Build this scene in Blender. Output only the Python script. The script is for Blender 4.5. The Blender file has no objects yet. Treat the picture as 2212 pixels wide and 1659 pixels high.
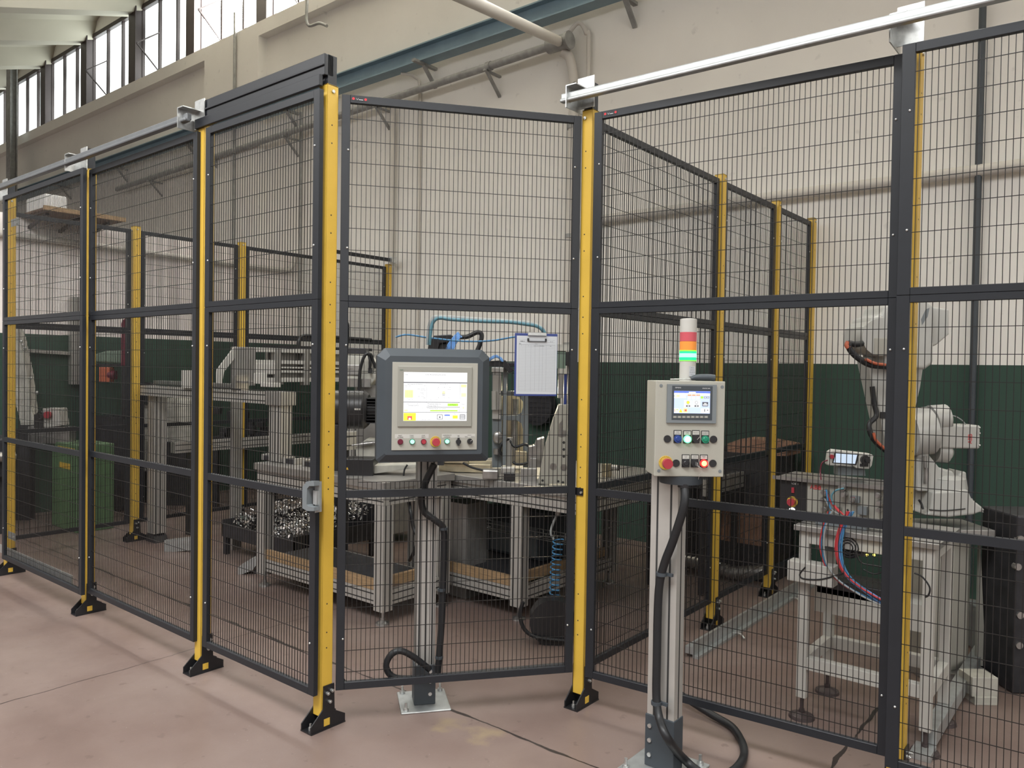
import bpy, math, random
from mathutils import Vector, Matrix
random.seed(7)
sc = bpy.context.scene
PI = math.pi
# ------------------------------------------------------------------ camera
CF, CP, CR, CY, CH = 1678.13, -0.019745, 0.015139, -0.684918, 1.64533
cy_, sy_ = math.cos(CY), math.sin(CY)
_f = Vector((sy_, cy_, 0)); _r = Vector((cy_, -sy_, 0)); _u = Vector((0, 0, 1))
FW = _f*math.cos(CP) + _u*math.sin(CP); U2 = _u*math.cos(CP) - _f*math.sin(CP)
RT = _r*math.cos(CR) + U2*math.sin(CR); UP = U2*math.cos(CR) - _r*math.sin(CR)
CAM = Vector((0, 0, CH))
cd = bpy.data.cameras.new('camera'); cam = bpy.data.objects.new('camera', cd); sc.collection.objects.link(cam)
cd.sensor_width = 36; cd.lens = CF*36/2212; cd.clip_start = .05; cd.clip_end = 200
cam.matrix_world = Matrix(((RT.x, UP.x, -FW.x, 0), (RT.y, UP.y, -FW.y, 0), (RT.z, UP.z, -FW.z, CH), (0, 0, 0, 1)))
sc.camera = cam
# ------------------------------------------------------------------ light and exposure
w = bpy.data.worlds.new('hall_daylight'); sc.world = w; w.use_nodes = True
nt = w.node_tree; bg = nt.nodes['Background']
tc = nt.nodes.new('ShaderNodeTexCoord'); sp = nt.nodes.new('ShaderNodeSeparateXYZ'); rp = nt.nodes.new('ShaderNodeValToRGB')
nt.links.new(tc.outputs['Generated'], sp.inputs[0]); nt.links.new(sp.outputs['Z'], rp.inputs[0]); nt.links.new(rp.outputs[0], bg.inputs[0])
rp.color_ramp.elements[0].position = 0.0; rp.color_ramp.elements[0].color = (.30, .28, .26, 1)
rp.color_ramp.elements[1].position = .45; rp.color_ramp.elements[1].color = (1.0, .98, .95, 1)
bg.inputs[1].default_value = .85
def area(name, loc, target, sx, sy, power, color=(1, 1, 1)):
    l = bpy.data.lights.new(name, 'AREA'); l.shape = 'RECTANGLE'; l.size = sx; l.size_y = sy; l.energy = power; l.color = color
    o = bpy.data.objects.new(name, l); sc.collection.objects.link(o); o.location = loc
    o.rotation_euler = (Vector(target)-Vector(loc)).to_track_quat('-Z', 'Y').to_euler(); return o
area('right_side_fill', (7.5, -2.0, 5.5), (-4.0, 5.0, 1.5), 9, 3, 240, (1, .98, .95))  # added soft light from the right side; no window stands there
area('outer_floor_fill', (-4.9, -.8, 5.2), (-4.9, .3, 0), 6, 1.2, 175, (1, .99, .97))  # unseen light added to brighten the floor outside the fence
area('work_lamp', (-3.62, 4.62, 1.50), (-3.55, 4.4, .95), .25, .12, 9, (1, .86, .58))
area('upper_wall_fill', (1.5, -.5, 7.8), (-1.0, 6.6, 4.6), 9, 2, 1300, (.97, .99, 1))  # unseen light added to brighten the upper back wall
sc.view_settings.view_transform = 'Standard'; sc.view_settings.look = 'None'
sc.view_settings.gamma = 1; sc.view_settings.use_curve_mapping = False
sc.view_settings.exposure = 0.2
sc.cycles.max_bounces = 6; sc.cycles.diffuse_bounces = 3; sc.cycles.glossy_bounces = 3; sc.cycles.caustics_reflective = False; sc.cycles.caustics_refractive = False
sc.cycles.sample_clamp_indirect = 4
# ------------------------------------------------------------------ point on the sight line of an image position, at a known plane
def at(x, y, X=None, Y=None, Z=None, D=None):
    d = FW + RT*((x-1106)/CF) - UP*((y-829.5)/CF)
    if X is not None: t = X/d.x
    elif Y is not None: t = Y/d.y
    elif Z is not None: t = (Z-CH)/d.z
    else: t = D
    return CAM + d*t
# ------------------------------------------------------------------ materials
def mat(name, col, rough=.5, metal=0, noise=0, nscale=30, bump=0, bscale=200, emit=None, estr=1, coat=0, spec=.5, stretch=None):
    m = bpy.data.materials.new(name); m.use_nodes = True; n = m.node_tree.nodes; L = m.node_tree.links
    b = n['Principled BSDF']; b.inputs['Base Color'].default_value = (*col, 1); b.inputs['Roughness'].default_value = rough
    b.inputs['Metallic'].default_value = metal; b.inputs['Specular IOR Level'].default_value = spec
    if coat: b.inputs['Coat Weight'].default_value = coat
    co = n.new('ShaderNodeTexCoord'); src = co.outputs['Object']
    if stretch:
        mp = n.new('ShaderNodeMapping'); mp.inputs['Scale'].default_value = stretch; L.new(src, mp.inputs[0]); src = mp.outputs[0]
    if noise:
        t = n.new('ShaderNodeTexNoise'); t.inputs['Scale'].default_value = nscale; t.inputs['Detail'].default_value = 5; L.new(src, t.inputs['Vector'])
        r = n.new('ShaderNodeMapRange'); r.inputs['From Min'].default_value = .3; r.inputs['From Max'].default_value = .7
        r.inputs['To Min'].default_value = 1-noise; r.inputs['To Max'].default_value = 1+noise; L.new(t.outputs[0], r.inputs[0])
        mx = n.new('ShaderNodeVectorMath'); mx.operation = 'SCALE'; mx.inputs[0].default_value = col; L.new(r.outputs[0], mx.inputs['Scale']); L.new(mx.outputs[0], b.inputs['Base Color'])
    if bump:
        t = n.new('ShaderNodeTexNoise'); t.inputs['Scale'].default_value = bscale; L.new(src, t.inputs['Vector'])
        bp = n.new('ShaderNodeBump'); bp.inputs['Strength'].default_value = bump; bp.inputs['Distance'].default_value = .002; L.new(t.outputs[0], bp.inputs['Height']); L.new(bp.outputs[0], b.inputs['Normal'])
    if emit: b.inputs['Emission Color'].default_value = (*emit, 1); b.inputs['Emission Strength'].default_value = estr
    return m
M = {}
M['yellow'] = mat('yellow_powder_coat', (.66, .425, .06), .42, noise=.05, nscale=8)
M['black'] = mat('dark_grey_powder_coat', (.0125, .0145, .019), .45, noise=.08, nscale=20)
M['wire'] = mat('dark_wire', (.008, .007, .007), .4)
M['foot'] = mat('black_foot_paint', (.012, .012, .014), .4)
M['zinc'] = mat('zinc_plated_steel', (.62, .63, .62), .32, .85, noise=.12, nscale=60)
M['galv'] = mat('galvanised_steel', (.5, .52, .52), .42, .7, noise=.12, nscale=25)
M['alu'] = mat('anodised_aluminium', (.50, .485, .455), .42, .45, noise=.04, nscale=15)
M['alud'] = mat('aluminium_plate', (.36, .35, .335), .4, .6, noise=.08, nscale=18)
M['slot'] = mat('profile_slot', (.03, .03, .03), .6)
M['cream'] = mat('light_grey_enclosure_paint', (.37, .36, .31), .5, noise=.03, nscale=6, bump=.15, bscale=400)
M['lgrey'] = mat('light_grey_plate', (.36, .35, .305), .45, noise=.02, nscale=6)
M['bezel'] = mat('grey_bezel', (.28, .275, .24), .5)
M['dgrey'] = mat('slate_grey_plastic', (.045, .055, .065), .5, noise=.05, nscale=9)
M['mgrey'] = mat('mid_grey_plastic', (.17, .19, .20), .45)
M['rubber'] = mat('black_rubber', (.012, .013, .015), .45)
M['blackp'] = mat('black_plastic', (.02, .02, .022), .35)
M['white'] = mat('white_paint', (.50, .49, .455), .45, noise=.03, nscale=10)
M['robot'] = mat('robot_white_paint', (.46, .46, .435), .35, noise=.04, nscale=7)
M['whitedirty'] = mat('worn_white_paint', (.46, .45, .40), .6, noise=.22, nscale=9)
M['paper'] = mat('paper', (.52, .54, .56), .7)
M['blue'] = mat('blue_board', (.03, .05, .2), .4)
M['bluehose'] = mat('blue_hose', (.06, .22, .42), .35)
M['bluepale'] = mat('pale_blue_hose', (.16, .36, .75), .4)
M['teal'] = mat('teal_cable', (.10, .24, .30), .4)
M['greycable'] = mat('grey_cable', (.33, .35, .35), .5)
M['redp'] = mat('red_plastic', (.36, .035, .05), .35)
M['reddark'] = mat('dark_red_plastic', (.13, .012, .03), .35)
M['redcable'] = mat('red_cable', (.55, .05, .06), .4)
M['orange'] = mat('orange_cover', (.48, .12, .06), .4)
M['bluep'] = mat('blue_button_plastic', (.02, .05, .22), .3)
M['greenp'] = mat('green_button_plastic', (.02, .22, .13), .2)
M['greenframe'] = mat('green_ring', (.02, .18, .11), .3)
M['mgreen'] = mat('machine_green_paint', (.10, .19, .09), .5, noise=.15, nscale=6)
M['sage'] = mat('sage_green_machine_paint', (.16, .22, .17), .45, noise=.12, nscale=6)
M['dark'] = mat('dark_machine_steel', (.035, .035, .04), .45, .3, noise=.3, nscale=12)
M['steel'] = mat('bare_steel', (.42, .41, .40), .3, .85, noise=.25, nscale=14)
M['warmsteel'] = mat('warm_lit_steel', (.62, .54, .38), .3, .7, noise=.2, nscale=14)  # steel with the warm lamp light put into its base colour
M['wood'] = mat('plywood_edge', (.33, .22, .12), .7, noise=.25, nscale=12, stretch=(1, 1, 12))
M['woodd'] = mat('old_boards', (.15, .09, .06), .8, noise=.3, nscale=6, stretch=(1, 9, 1))
M['brick'] = mat('brown_cardboard', (.36, .20, .13), .85, noise=.25, nscale=10)
M['text'] = mat('dark_print', (.02, .02, .02), .6)
M['textg'] = mat('grey_print', (.25, .26, .28), .6)
M['textw'] = mat('white_print', (.8, .8, .8), .6)
M['textr'] = mat('red_print', (.6, .03, .04), .6)
M['scrap'] = mat('shiny_scrap', (.8, .8, .8), .18, 1.0)
M['windowframe'] = mat('brown_window_steel', (.04, .026, .025), .5)
M['colsteel'] = mat('painted_column_steel', (.055, .040, .040), .5, noise=.1, nscale=8)
M['bluebeam'] = mat('blue_crane_beam', (.20, .29, .35), .5, noise=.08, nscale=5)
M['pipe'] = mat('grey_wall_pipe', (.28, .28, .27), .5, noise=.2, nscale=12)
M['walpipe'] = mat('wall_coloured_pipe', (.60, .57, .52), .6)
M['ceil'] = mat('ceiling_paint', (.47, .44, .36), .8, noise=.03, nscale=2)
M['crate'] = mat('translucent_crate', (.75, .74, .72), .5)
M['yellowd'] = mat('yellow_disc', (.62, .42, .06), .5)
def em(name, col, s): return mat(name, tuple(c*.3 for c in col), .4, emit=col, estr=s)
M['e_white'] = mat('screen_white', (.05, .05, .05), .4, emit=(1, 1, 1), estr=.98)
M['e_green'] = em('screen_green', (.42, .95, .08), .95)
M['e_lime'] = em('screen_lime', (.72, .95, .35), 1.0)
M['e_yel'] = em('screen_yellow', (1, .95, .05), 1.0)
M['e_pyel'] = em('screen_pale_yellow', (1, .97, .45), 1.0)
M['e_cyan'] = em('screen_pale_cyan', (.75, .97, .97), 1.0)
M['e_blue'] = em('screen_blue', (.12, .2, .75), .9)
M['e_lblue'] = em('screen_lavender', (.52, .62, .92), 1.0)
M['e_orange'] = em('screen_orange', (.9, .33, .12), .9)
M['e_red'] = em('screen_red', (.8, .12, .12), .9)
M['e_gtxt'] = mat('screen_grey_text', (.02, .02, .02), .5, emit=(.10, .10, .12), estr=1)
M['lamp_mint'] = em('lit_mint_lens', (.45, 1, .72), 1.1)
M['lamp_green'] = em('lit_green_lens', (.15, 1.0, .35), 2.2)
M['lamp_greenhot'] = em('lit_green_core', (.75, 1, .85), 4.0)
M['lamp_red'] = em('lit_red_lens', (1, .02, .02), 2.2)
M['lamp_redhot'] = em('lit_red_core', (1, .45, .15), 3.0)
M['lamp_white'] = em('lit_white_lens', (1, 1, 1), 2.0)
M['stack_green'] = em('stack_light_green', (.01, .85, .22), 1.5)
M['stack_greenhot'] = em('stack_light_green_core', (.30, 1, .62), 1.6)
M['stack_lime'] = em('stack_light_rim', (.25, .9, .05), 1.3)
M['stack_red'] = mat('stack_red_lens', (.50, .09, .11), .25, emit=(.5, .08, .1), estr=.12)
M['stack_orange'] = mat('stack_orange_lens', (.75, .26, .05), .25, emit=(.8, .3, .05), estr=.18)
M['tablet'] = em('teach_pendant_screen', (.55, .66, .8), .85)
# walls: plaster above, dark green paint below a height
def wall_mat(name, zd, base=(.86, .835, .785)):
    m = mat(name, base, .8); n = m.node_tree.nodes; L = m.node_tree.links; b = n['Principled BSDF']
    g = n.new('ShaderNodeNewGeometry'); s = n.new('ShaderNodeSeparateXYZ'); L.new(g.outputs['Position'], s.inputs[0])
    nz = n.new('ShaderNodeTexNoise'); nz.inputs['Scale'].default_value = .8; nz.inputs['Detail'].default_value = 7; L.new(g.outputs['Position'], nz.inputs['Vector'])
    cr = n.new('ShaderNodeMapRange'); cr.inputs['From Min'].default_value = .3; cr.inputs['From Max'].default_value = .7; cr.inputs['To Min'].default_value = .93; cr.inputs['To Max'].default_value = 1.05; L.new(nz.outputs[0], cr.inputs[0])
    vm = n.new('ShaderNodeVectorMath'); vm.operation = 'SCALE'; vm.inputs[0].default_value = base; L.new(cr.outputs[0], vm.inputs['Scale'])
    n3 = n.new('ShaderNodeTexNoise'); n3.inputs['Scale'].default_value = 9; n3.inputs['Detail'].default_value = 3; L.new(g.outputs['Position'], n3.inputs['Vector'])
    c3 = n.new('ShaderNodeMapRange'); c3.inputs['From Min'].default_value = .25; c3.inputs['From Max'].default_value = .33; c3.inputs['To Min'].default_value = .86; c3.inputs['To Max'].default_value = 1; L.new(n3.outputs[0], c3.inputs[0])
    v2 = n.new('ShaderNodeVectorMath'); v2.operation = 'SCALE'; L.new(vm.outputs[0], v2.inputs[0]); L.new(c3.outputs[0], v2.inputs['Scale'])
    lt = n.new('ShaderNodeMath'); lt.operation = 'LESS_THAN'; lt.inputs[1].default_value = zd; L.new(s.outputs['Z'], lt.inputs[0])
    mx = n.new('ShaderNodeMix'); mx.data_type = 'RGBA'; L.new(lt.outputs[0], mx.inputs['Factor']); L.new(v2.outputs[0], mx.inputs['A']); mx.inputs['B'].default_value = (.030, .066, .048, 1)
    L.new(mx.outputs['Result'], b.inputs['Base Color']); return m
M['wall'] = wall_mat('plaster_with_green_dado', 1.724)
M['wallend'] = wall_mat('end_wall_with_green_dado', 1.94, (.90, .84, .80))
def floor_mat():
    m = mat('red_brown_resin_floor', (.2, .14, .12), .42, bump=.12, bscale=90); n = m.node_tree.nodes; L = m.node_tree.links; b = n['Principled BSDF']
    g = n.new('ShaderNodeNewGeometry')
    def noise(s, d=5):
        t = n.new('ShaderNodeTexNoise'); t.inputs['Scale'].default_value = s; t.inputs['Detail'].default_value = d; L.new(g.outputs['Position'], t.inputs['Vector']); return t.outputs[0]
    def rng(v, a, b_, c, d):
        r = n.new('ShaderNodeMapRange'); L.new(v, r.inputs[0]); r.inputs['From Min'].default_value = a; r.inputs['From Max'].default_value = b_; r.inputs['To Min'].default_value = c; r.inputs['To Max'].default_value = d; return r.outputs[0]
    def mth(op, a, b_=None):
        k = n.new('ShaderNodeMath'); k.operation = op
        for i, v in enumerate((a, b_)):
            if v is None: continue
            if isinstance(v, (int, float)): k.inputs[i].default_value = v
            else: L.new(v, k.inputs[i])
        return k.outputs[0]
    def mix(f, a, c):
        x = n.new('ShaderNodeMix'); x.data_type = 'RGBA'; L.new(f, x.inputs['Factor'])
        for k, v in (('A', a), ('B', c)):
            if isinstance(v, tuple): x.inputs[k].default_value = (*v, 1)
            else: L.new(v, x.inputs[k])
        return x.outputs['Result']
    s = n.new('ShaderNodeSeparateXYZ'); L.new(g.outputs['Position'], s.inputs[0]); X, Y = s.outputs['X'], s.outputs['Y']
    col = mix(rng(noise(1.1, 6), .35, .65, 0, 1), (.165, .115, .100), (.220, .166, .146))
    col = mix(rng(noise(14, 3), .66, .70, 0, .55), col, (.12, .08, .07))
    col = mix(rng(noise(60, 2), .74, .76, 0, .5), col, (.42, .38, .34))
    # yellowish worn patch beside the pedestal
    dx = mth('SUBTRACT', X, -2.33); dy = mth('SUBTRACT', Y, 2.60)
    d2 = mth('ADD', mth('MULTIPLY', mth('MULTIPLY', dx, dx), 8), mth('MULTIPLY', mth('MULTIPLY', dy, dy), 26))
    d2 = mth('ADD', d2, mth('MULTIPLY', noise(7, 6), 1.6))
    col = mix(rng(d2, .70, 1.0, .8, 0), col, (.27, .205, .13))
    wob = mth('MULTIPLY', mth('SUBTRACT', noise(5, 6), .5), .05)
    wid = rng(noise(3.3, 3), .45, .75, .004, .016)
    k = None
    for v, c in ((Y, 2.70), (X, -4.22), (X, -.985), (X, -7.4)):
        q = mth('LESS_THAN', mth('ABSOLUTE', mth('ADD', mth('SUBTRACT', v, c), wob)), wid if c != -4.22 else .003)
        k = q if k is None else mth('MAXIMUM', k, q)
    col = mix(k, col, (.03, .022, .02))
    L.new(col, b.inputs['Base Color'])
    L.new(rng(noise(4, 4), .3, .7, .30, .5), b.inputs['Roughness'])
    return m
M['floor'] = floor_mat()
# ------------------------------------------------------------------ mesh building
col_ = sc.collection
class MB:
    def __init__(s): s.v = []; s.f = []; s.mi = []; s.m = 0; s.T = Matrix.Identity(4); s.sm = []
    def add(s, vs, fs, smooth=False):
        o = len(s.v); s.v += [tuple(s.T @ Vector(p)) for p in vs]
        for f in fs: s.f.append(tuple(o+i for i in f)); s.mi.append(s.m); s.sm.append(smooth)
        return s
    def box(s, c, d, R=None):
        x, y, z = (k/2 for k in d); R = R or Matrix.Identity(3); c = Vector(c)
        vs = [c + R @ Vector((a*x, b*y, e*z)) for a in (-1, 1) for b in (-1, 1) for e in (-1, 1)]
        return s.add(vs, [(0, 1, 3, 2), (4, 6, 7, 5), (0, 4, 5, 1), (2, 3, 7, 6), (0, 2, 6, 4), (1, 5, 7, 3)])
    def bx(s, x0, x1, y0, y1, z0, z1): return s.box(((x0+x1)/2, (y0+y1)/2, (z0+z1)/2), (abs(x1-x0), abs(y1-y0), abs(z1-z0)))
    def bar(s, a, b, w, h=None, up=(0, 0, 1)):
        a = Vector(a); b = Vector(b); h = h or w; d = (b-a); L_ = d.length; d.normalize(); up = Vector(up)
        if abs(d.dot(up)) > .98: up = Vector((1, 0, 0))
        x = d.cross(up).normalized(); z = x.cross(d).normalized()
        R = Matrix((x, d, z)).transposed(); return s.box((a+b)/2, (w, L_, h), R)
    def prism(s, pts, ext):
        n = len(pts); e = Vector(ext); a = [Vector(p) for p in pts]; vs = a + [p+e for p in a]
        return s.add(vs, [tuple(range(n))[::-1], tuple(range(n, 2*n))] + [(i, (i+1) % n, n+(i+1) % n, n+i) for i in range(n)])
    def cyl(s, a, b, r, r2=None, n=16, caps=True):
        a = Vector(a); b = Vector(b); r2 = r if r2 is None else r2; d = (b-a).normalized(); u = d.orthogonal().normalized(); v = d.cross(u)
        vs = []
        for p, rr in ((a, r), (b, r2)):
            vs += [p + (u*math.cos(2*PI*i/n) + v*math.sin(2*PI*i/n))*rr for i in range(n)]
        s.add(vs, [(i, (i+1) % n, n+(i+1) % n, n+i) for i in range(n)], True)
        if caps: s.add(vs, [tuple(range(n))[::-1], tuple(range(n, 2*n))])
        return s
    def tube(s, pts, r, n=8, sub=6, closed=False):
        P = [Vector(p) for p in pts]
        if sub > 1 and len(P) > 2:
            Q = []
            for i in range(len(P)-1):
                p0 = P[max(i-1, 0)]; p1 = P[i]; p2 = P[i+1]; p3 = P[min(i+2, len(P)-1)]
                for k in range(sub):
                    t = k/sub; Q.append(.5*((2*p1)+(p2-p0)*t+(2*p0-5*p1+4*p2-p3)*t*t+(3*p1-p0-3*p2+p3)*t**3))
            Q.append(P[-1]); P = Q
        u = None; vs = []
        for i, p in enumerate(P):
            d = (P[min(i+1, len(P)-1)] - P[max(i-1, 0)]).normalized()
            u = d.orthogonal().normalized() if u is None else (u - d*u.dot(d)).normalized()
            v = d.cross(u); rr = r(i/(len(P)-1)) if callable(r) else r
            vs += [p + (u*math.cos(2*PI*k/n)+v*math.sin(2*PI*k/n))*rr for k in range(n)]
        fs = [(i*n+k, i*n+(k+1) % n, (i+1)*n+(k+1) % n, (i+1)*n+k) for i in range(len(P)-1) for k in range(n)]
        s.add(vs, fs, True); s.add(vs, [tuple(range(n))[::-1], tuple(range(len(vs)-n, len(vs)))]); return s
    def sph(s, c, r, sc_=(1, 1, 1), n=12, m=8):
        c = Vector(c); vs = []; fs = []
        for j in range(m+1):
            th = PI*j/m
            for i in range(n): ph = 2*PI*i/n; vs.append(c + Vector((r*sc_[0]*math.sin(th)*math.cos(ph), r*sc_[1]*math.sin(th)*math.sin(ph), r*sc_[2]*math.cos(th))))
        for j in range(m):
            for i in range(n): fs.append((j*n+i, j*n+(i+1) % n, (j+1)*n+(i+1) % n, (j+1)*n+i))
        return s.add(vs, fs, True)
    def text(s, txt, c, size, R, align='CENTER', depth=.0004):
        cu = bpy.data.curves.new('t', 'FONT'); cu.body = txt; cu.size = size; cu.align_x = align; cu.align_y = 'CENTER'; cu.extrude = depth; cu.resolution_u = 2
        o = bpy.data.objects.new('t', cu); me = o.to_mesh(); c = Vector(c)
        s.add([c + R @ v.co for v in me.vertices], [tuple(p.vertices) for p in me.polygons])
        o.to_mesh_clear(); bpy.data.objects.remove(o); bpy.data.curves.remove(cu); return s
    def build(s, name, mats, parent=None, bevel=0, label=None, seg=2):
        me = bpy.data.meshes.new(name); me.from_pydata(s.v, [], s.f)
        for m in (mats if isinstance(mats, (list, tuple)) else [mats]): me.materials.append(M[m])
        me.polygons.foreach_set('material_index', s.mi); me.polygons.foreach_set('use_smooth', s.sm); me.update()
        o = bpy.data.objects.new(name, me); col_.objects.link(o)
        if parent: o.parent = parent
        if bevel: b = o.modifiers.new('b', 'BEVEL'); b.width = bevel; b.segments = seg; b.limit_method = 'ANGLE'; b.angle_limit = .9
        if label: o['label'] = label
        return o
def thing(name, label, cat, loc=(0, 0, 0), rz=0, group=None):
    o = bpy.data.objects.new(name, None); col_.objects.link(o); o.location = loc; o.rotation_euler = (0, 0, rz); o.empty_display_size = .1
    o['label'] = label; o['category'] = cat
    if group: o['group'] = group
    return o
def tag(o, label, cat, group=None, kind=None):
    o['label'] = label; o['category'] = cat
    if group: o['group'] = group
    if kind: o['kind'] = kind
    return o
def struct(o, label=None, cat=None):
    o['kind'] = 'structure'
    if label: o['label'] = label
    if cat: o['category'] = cat
    return o
def dup(root, loc, rz=None, label=None, group=None):
    r = root.copy(); col_.objects.link(r); r.location = loc
    if rz is not None: r.rotation_euler = (0, 0, rz)
    if label: r['label'] = label
    if group: r['group'] = group
    for ch in list(root.children):
        c = ch.copy(); col_.objects.link(c); c.parent = r
        for g in list(ch.children):
            d = g.copy(); col_.objects.link(d); d.parent = c
    return r
class Rel(MB):           # mesh given in world coordinates, stored relative to its thing
    def __init__(s, root):
        super().__init__(); s.T = (Matrix.Translation(root.location) @ Matrix.Rotation(root.rotation_euler.z, 4, 'Z')).inverted(); s.root = root
    def build(s, name, mats, parent=None, **k): return super().build(name, mats, parent or s.root, **k)
# ================================================================== THE ROOM
WY = 6.57
MB().bx(-26, 8, -10, WY+.2, -.12, 0).build('floor', 'floor')['kind'] = 'structure'
m = MB(); m.bx(-26, 8, WY, WY+.25, 0, 6.40); m.bx(-26, 8, WY-.12, WY+.25, 6.40, 6.62)
for x in (-26, -19.6, -11.2, -2.9, 5.3): m.bx(x-.25, x+1.05, WY-.12, WY, 3.3 if x == -11.2 else 0, 6.40)
m.v = [v for v in m.v]
# recessed panels start left of the pier; the plain wall near the cell has no recess
m2 = MB(); m2.bx(-26, 8, WY, WY+.25, 0, 6.42); m2.bx(-26, -11.6, WY-.14, WY, 6.42, 6.62); m2.bx(-11.6, -10.1, WY-.14, WY, 3.3, 6.62); m2.bx(-10.1, 8, WY-.14, WY, 6.42, 6.62); m2.bx(-26, 8, WY+.02, WY+.2, 8.02, 8.7)
m2.build('wall_back', 'wall')['kind'] = 'structure'
m = MB(); m.bx(-9.42, -9.3, 1.2, WY, 0, 3.2)
m.build('wall_left', 'wallend')['kind'] = 'structure'
# high window strip in the back wall
M['pane'] = mat('bright_frosted_glass', (.8, .85, .85), .4, emit=(.92, 1.0, .98), estr=3.2)
_n = M['pane'].node_tree; _t = _n.nodes.new('ShaderNodeTexNoise'); _t.inputs['Scale'].default_value = .8; _g = _n.nodes.new('ShaderNodeNewGeometry'); _n.links.new(_g.outputs['Position'], _t.inputs['Vector'])
_q = _n.nodes.new('ShaderNodeMapRange'); _q.inputs['From Min'].default_value = .35; _q.inputs['From Max'].default_value = .6; _q.inputs['To Min'].default_value = .8; _q.inputs['To Max'].default_value = 4.2
M['pane_bright'] = mat('sunlit_frosted_glass', (.8, .85, .85), .4, emit=(1, 1, .97), estr=22)
_n.links.new(_t.outputs[0], _q.inputs[0]); _n.links.new(_q.outputs[0], _n.nodes['Principled BSDF'].inputs['Emission Strength'])
def wtop(x): return 7.9
k = 0
for i in range(-10, 9):
    xa = -18.15 + 2.02*(i+3); xb = xa + 2.02
    if xa < -25 or xb > 8: continue
    k += 1
    t = struct(thing('window_%d' % k, 'x', 'window', (xa, WY+.05, 6.62)))
    del t['label']; del t['category']
    m = MB(); m.bx(.10, 1.92, .02, .03, 0, 1.36); m.build('pane', 'pane' if xa < -12.6 else 'pane_bright', t)
    m = MB()
    for x in (.08, .70, 1.32, 1.94): m.bx(x-.022, x+.022, -.03, .03, 0, 1.36)
    m.bx(.05, 1.97, -.03, .03, -.02, .03); m.bx(.05, 1.97, -.05, .04, 1.32, 1.40)
    m.build('window_frame', 'windowframe', t)
    if 4 < k < 11:
        m = MB(); m.bar((.72, -.03, .75), (.72, -.42, .45), .02); m.bar((.72, -.42, .45), (.72, -.05, .1), .02); m.build('opening_arm', 'windowframe', t)
    m = MB(); m.bx(xa-.09, xa+.09, WY-.10, WY+.05, 6.62, 8.2); m.bx(xa-.13, xa+.13, WY-.12, WY-.10, 6.62, 8.1)
    o = m.build('trim_%d' % k, 'colsteel'); o['kind'] = 'structure'
# folded shell roof, falling away from the window wall
m = MB()
SL = .33
for i in range(-4, 13):
    x0 = -18.15 + 2.02*(i)
    prof = [(0, 0), (.16, 0), (.34, .34), (.75, .50), (1.18, .50), (1.62, .34), (1.86, 0), (2.02, 0)]
    A = []; B = []
    for px, pz in prof:
        A.append((x0-.08+px, WY+.1, 7.93+pz)); B.append((x0-.08+px, .2, 7.93+pz-SL*6.4))
    n = len(prof)
    m.add(A+B, [(j, j+1, n+j+1, n+j) for j in range(n-1)])
m.build('ceiling', 'ceil')['kind'] = 'structure'
# left foreground steel column of the hall
m = MB(); m.bx(-19.10, -19.0, 6.12, 6.22, 0, 8.0); m.bx(-19.17, -18.93, 6.10, 6.12, 0, 8.0); m.bx(-19.17, -18.93, 6.22, 6.24, 0, 8.0)
o = m.build('trim_40', 'pipe'); o['kind'] = 'structure'
# ================================================================== PIPES AND BEAMS ON THE WALL
t = thing('crane_beam', 'long blue-grey steel runway beam bracketed to the upper back wall', 'beam', (-8, 6.35, 5.25))
m = Rel(t); m.bx(-20, 4, 6.28, 6.44, 5.36, 5.375); m.bx(-20, 4, 6.28, 6.44, 5.18, 5.195); m.bx(-20, 4, 6.355, 6.365, 5.195, 5.36); m.build('i_beam', 'bluebeam')
for x in (-17, -14.5, -12, -9.3, -6.6, -3.9, -1.2):
    m = Rel(t); m.bar((x, 6.36, 5.17), (x, WY, 4.95), .05, .02); m.bar((x, 6.2, 5.17), (x, WY, 5.17), .05, .03); m.build('bracket', 'pipe')
t = thing('wall_pipe', 'thick grey pipe running along the back wall below the blue beam', 'pipe', (-7, 6.35, 4.95))
m = Rel(t); m.tube([(-14.5, 6.38, 4.78), (-4.72, 6.38, 4.93)], .042, 12, 1); m.build('pipe_run', 'pipe')
for x in (-13.2, -11.2, -9.3, -7.4, -5.6):
    m = Rel(t); z = 4.93-(x+4.72)*-.0153
    m.bar((x, 6.33, z-.05), (x, WY, z-.28), .035, .02); m.bar((x, 6.3, z-.06), (x, WY, z-.06), .035, .02); m.cyl((x-.03, 6.38, z), (x+.03, 6.38, z), .050); m.build('bracket', 'pipe')
t = thing('overhead_pipe', 'pale pipe crossing overhead from the wall junction towards the camera', 'pipe', (-4.68, 6.36, 4.93))
m = Rel(t); a = Vector((-4.64, 6.36, 4.93)); b = at(1000, -6, Y=4.2); m.tube([a, a+(b-a)*1.0, a+(b-a)*2.3], .05, 12, 1); m.build('pipe_run', 'walpipe')
m = Rel(t); m.cyl((-4.80, 6.38, 4.93), (-4.56, 6.38, 4.93), .075); m.cyl((-4.56, 6.38, 4.93), (-4.53, 6.38, 4.93), .09); m.build('junction', 'pipe')
t = thing('riser_pipe', 'ribbed grey riser pipe bending down the wall from the pipe junction', 'pipe', (-4.58, 6.5, 0))
m = Rel(t); m.tube([(-4.66, 6.42, 4.86), (-4.60, 6.47, 4.80), (-4.56, 6.5, 4.55), (-4.56, 6.5, 4.2), (-4.60, 6.5, 1.7), (-4.60, 6.5, .15)], .05, 10, 6); m.build('pipe_run', 'walpipe')
for z in (4.5, 4.1, 3.0, 1.9): m = Rel(t); m.cyl((-4.57, 6.5, z-.02), (-4.57, 6.5, z+.02), .058); m.build('clip', 'pipe')
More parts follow.
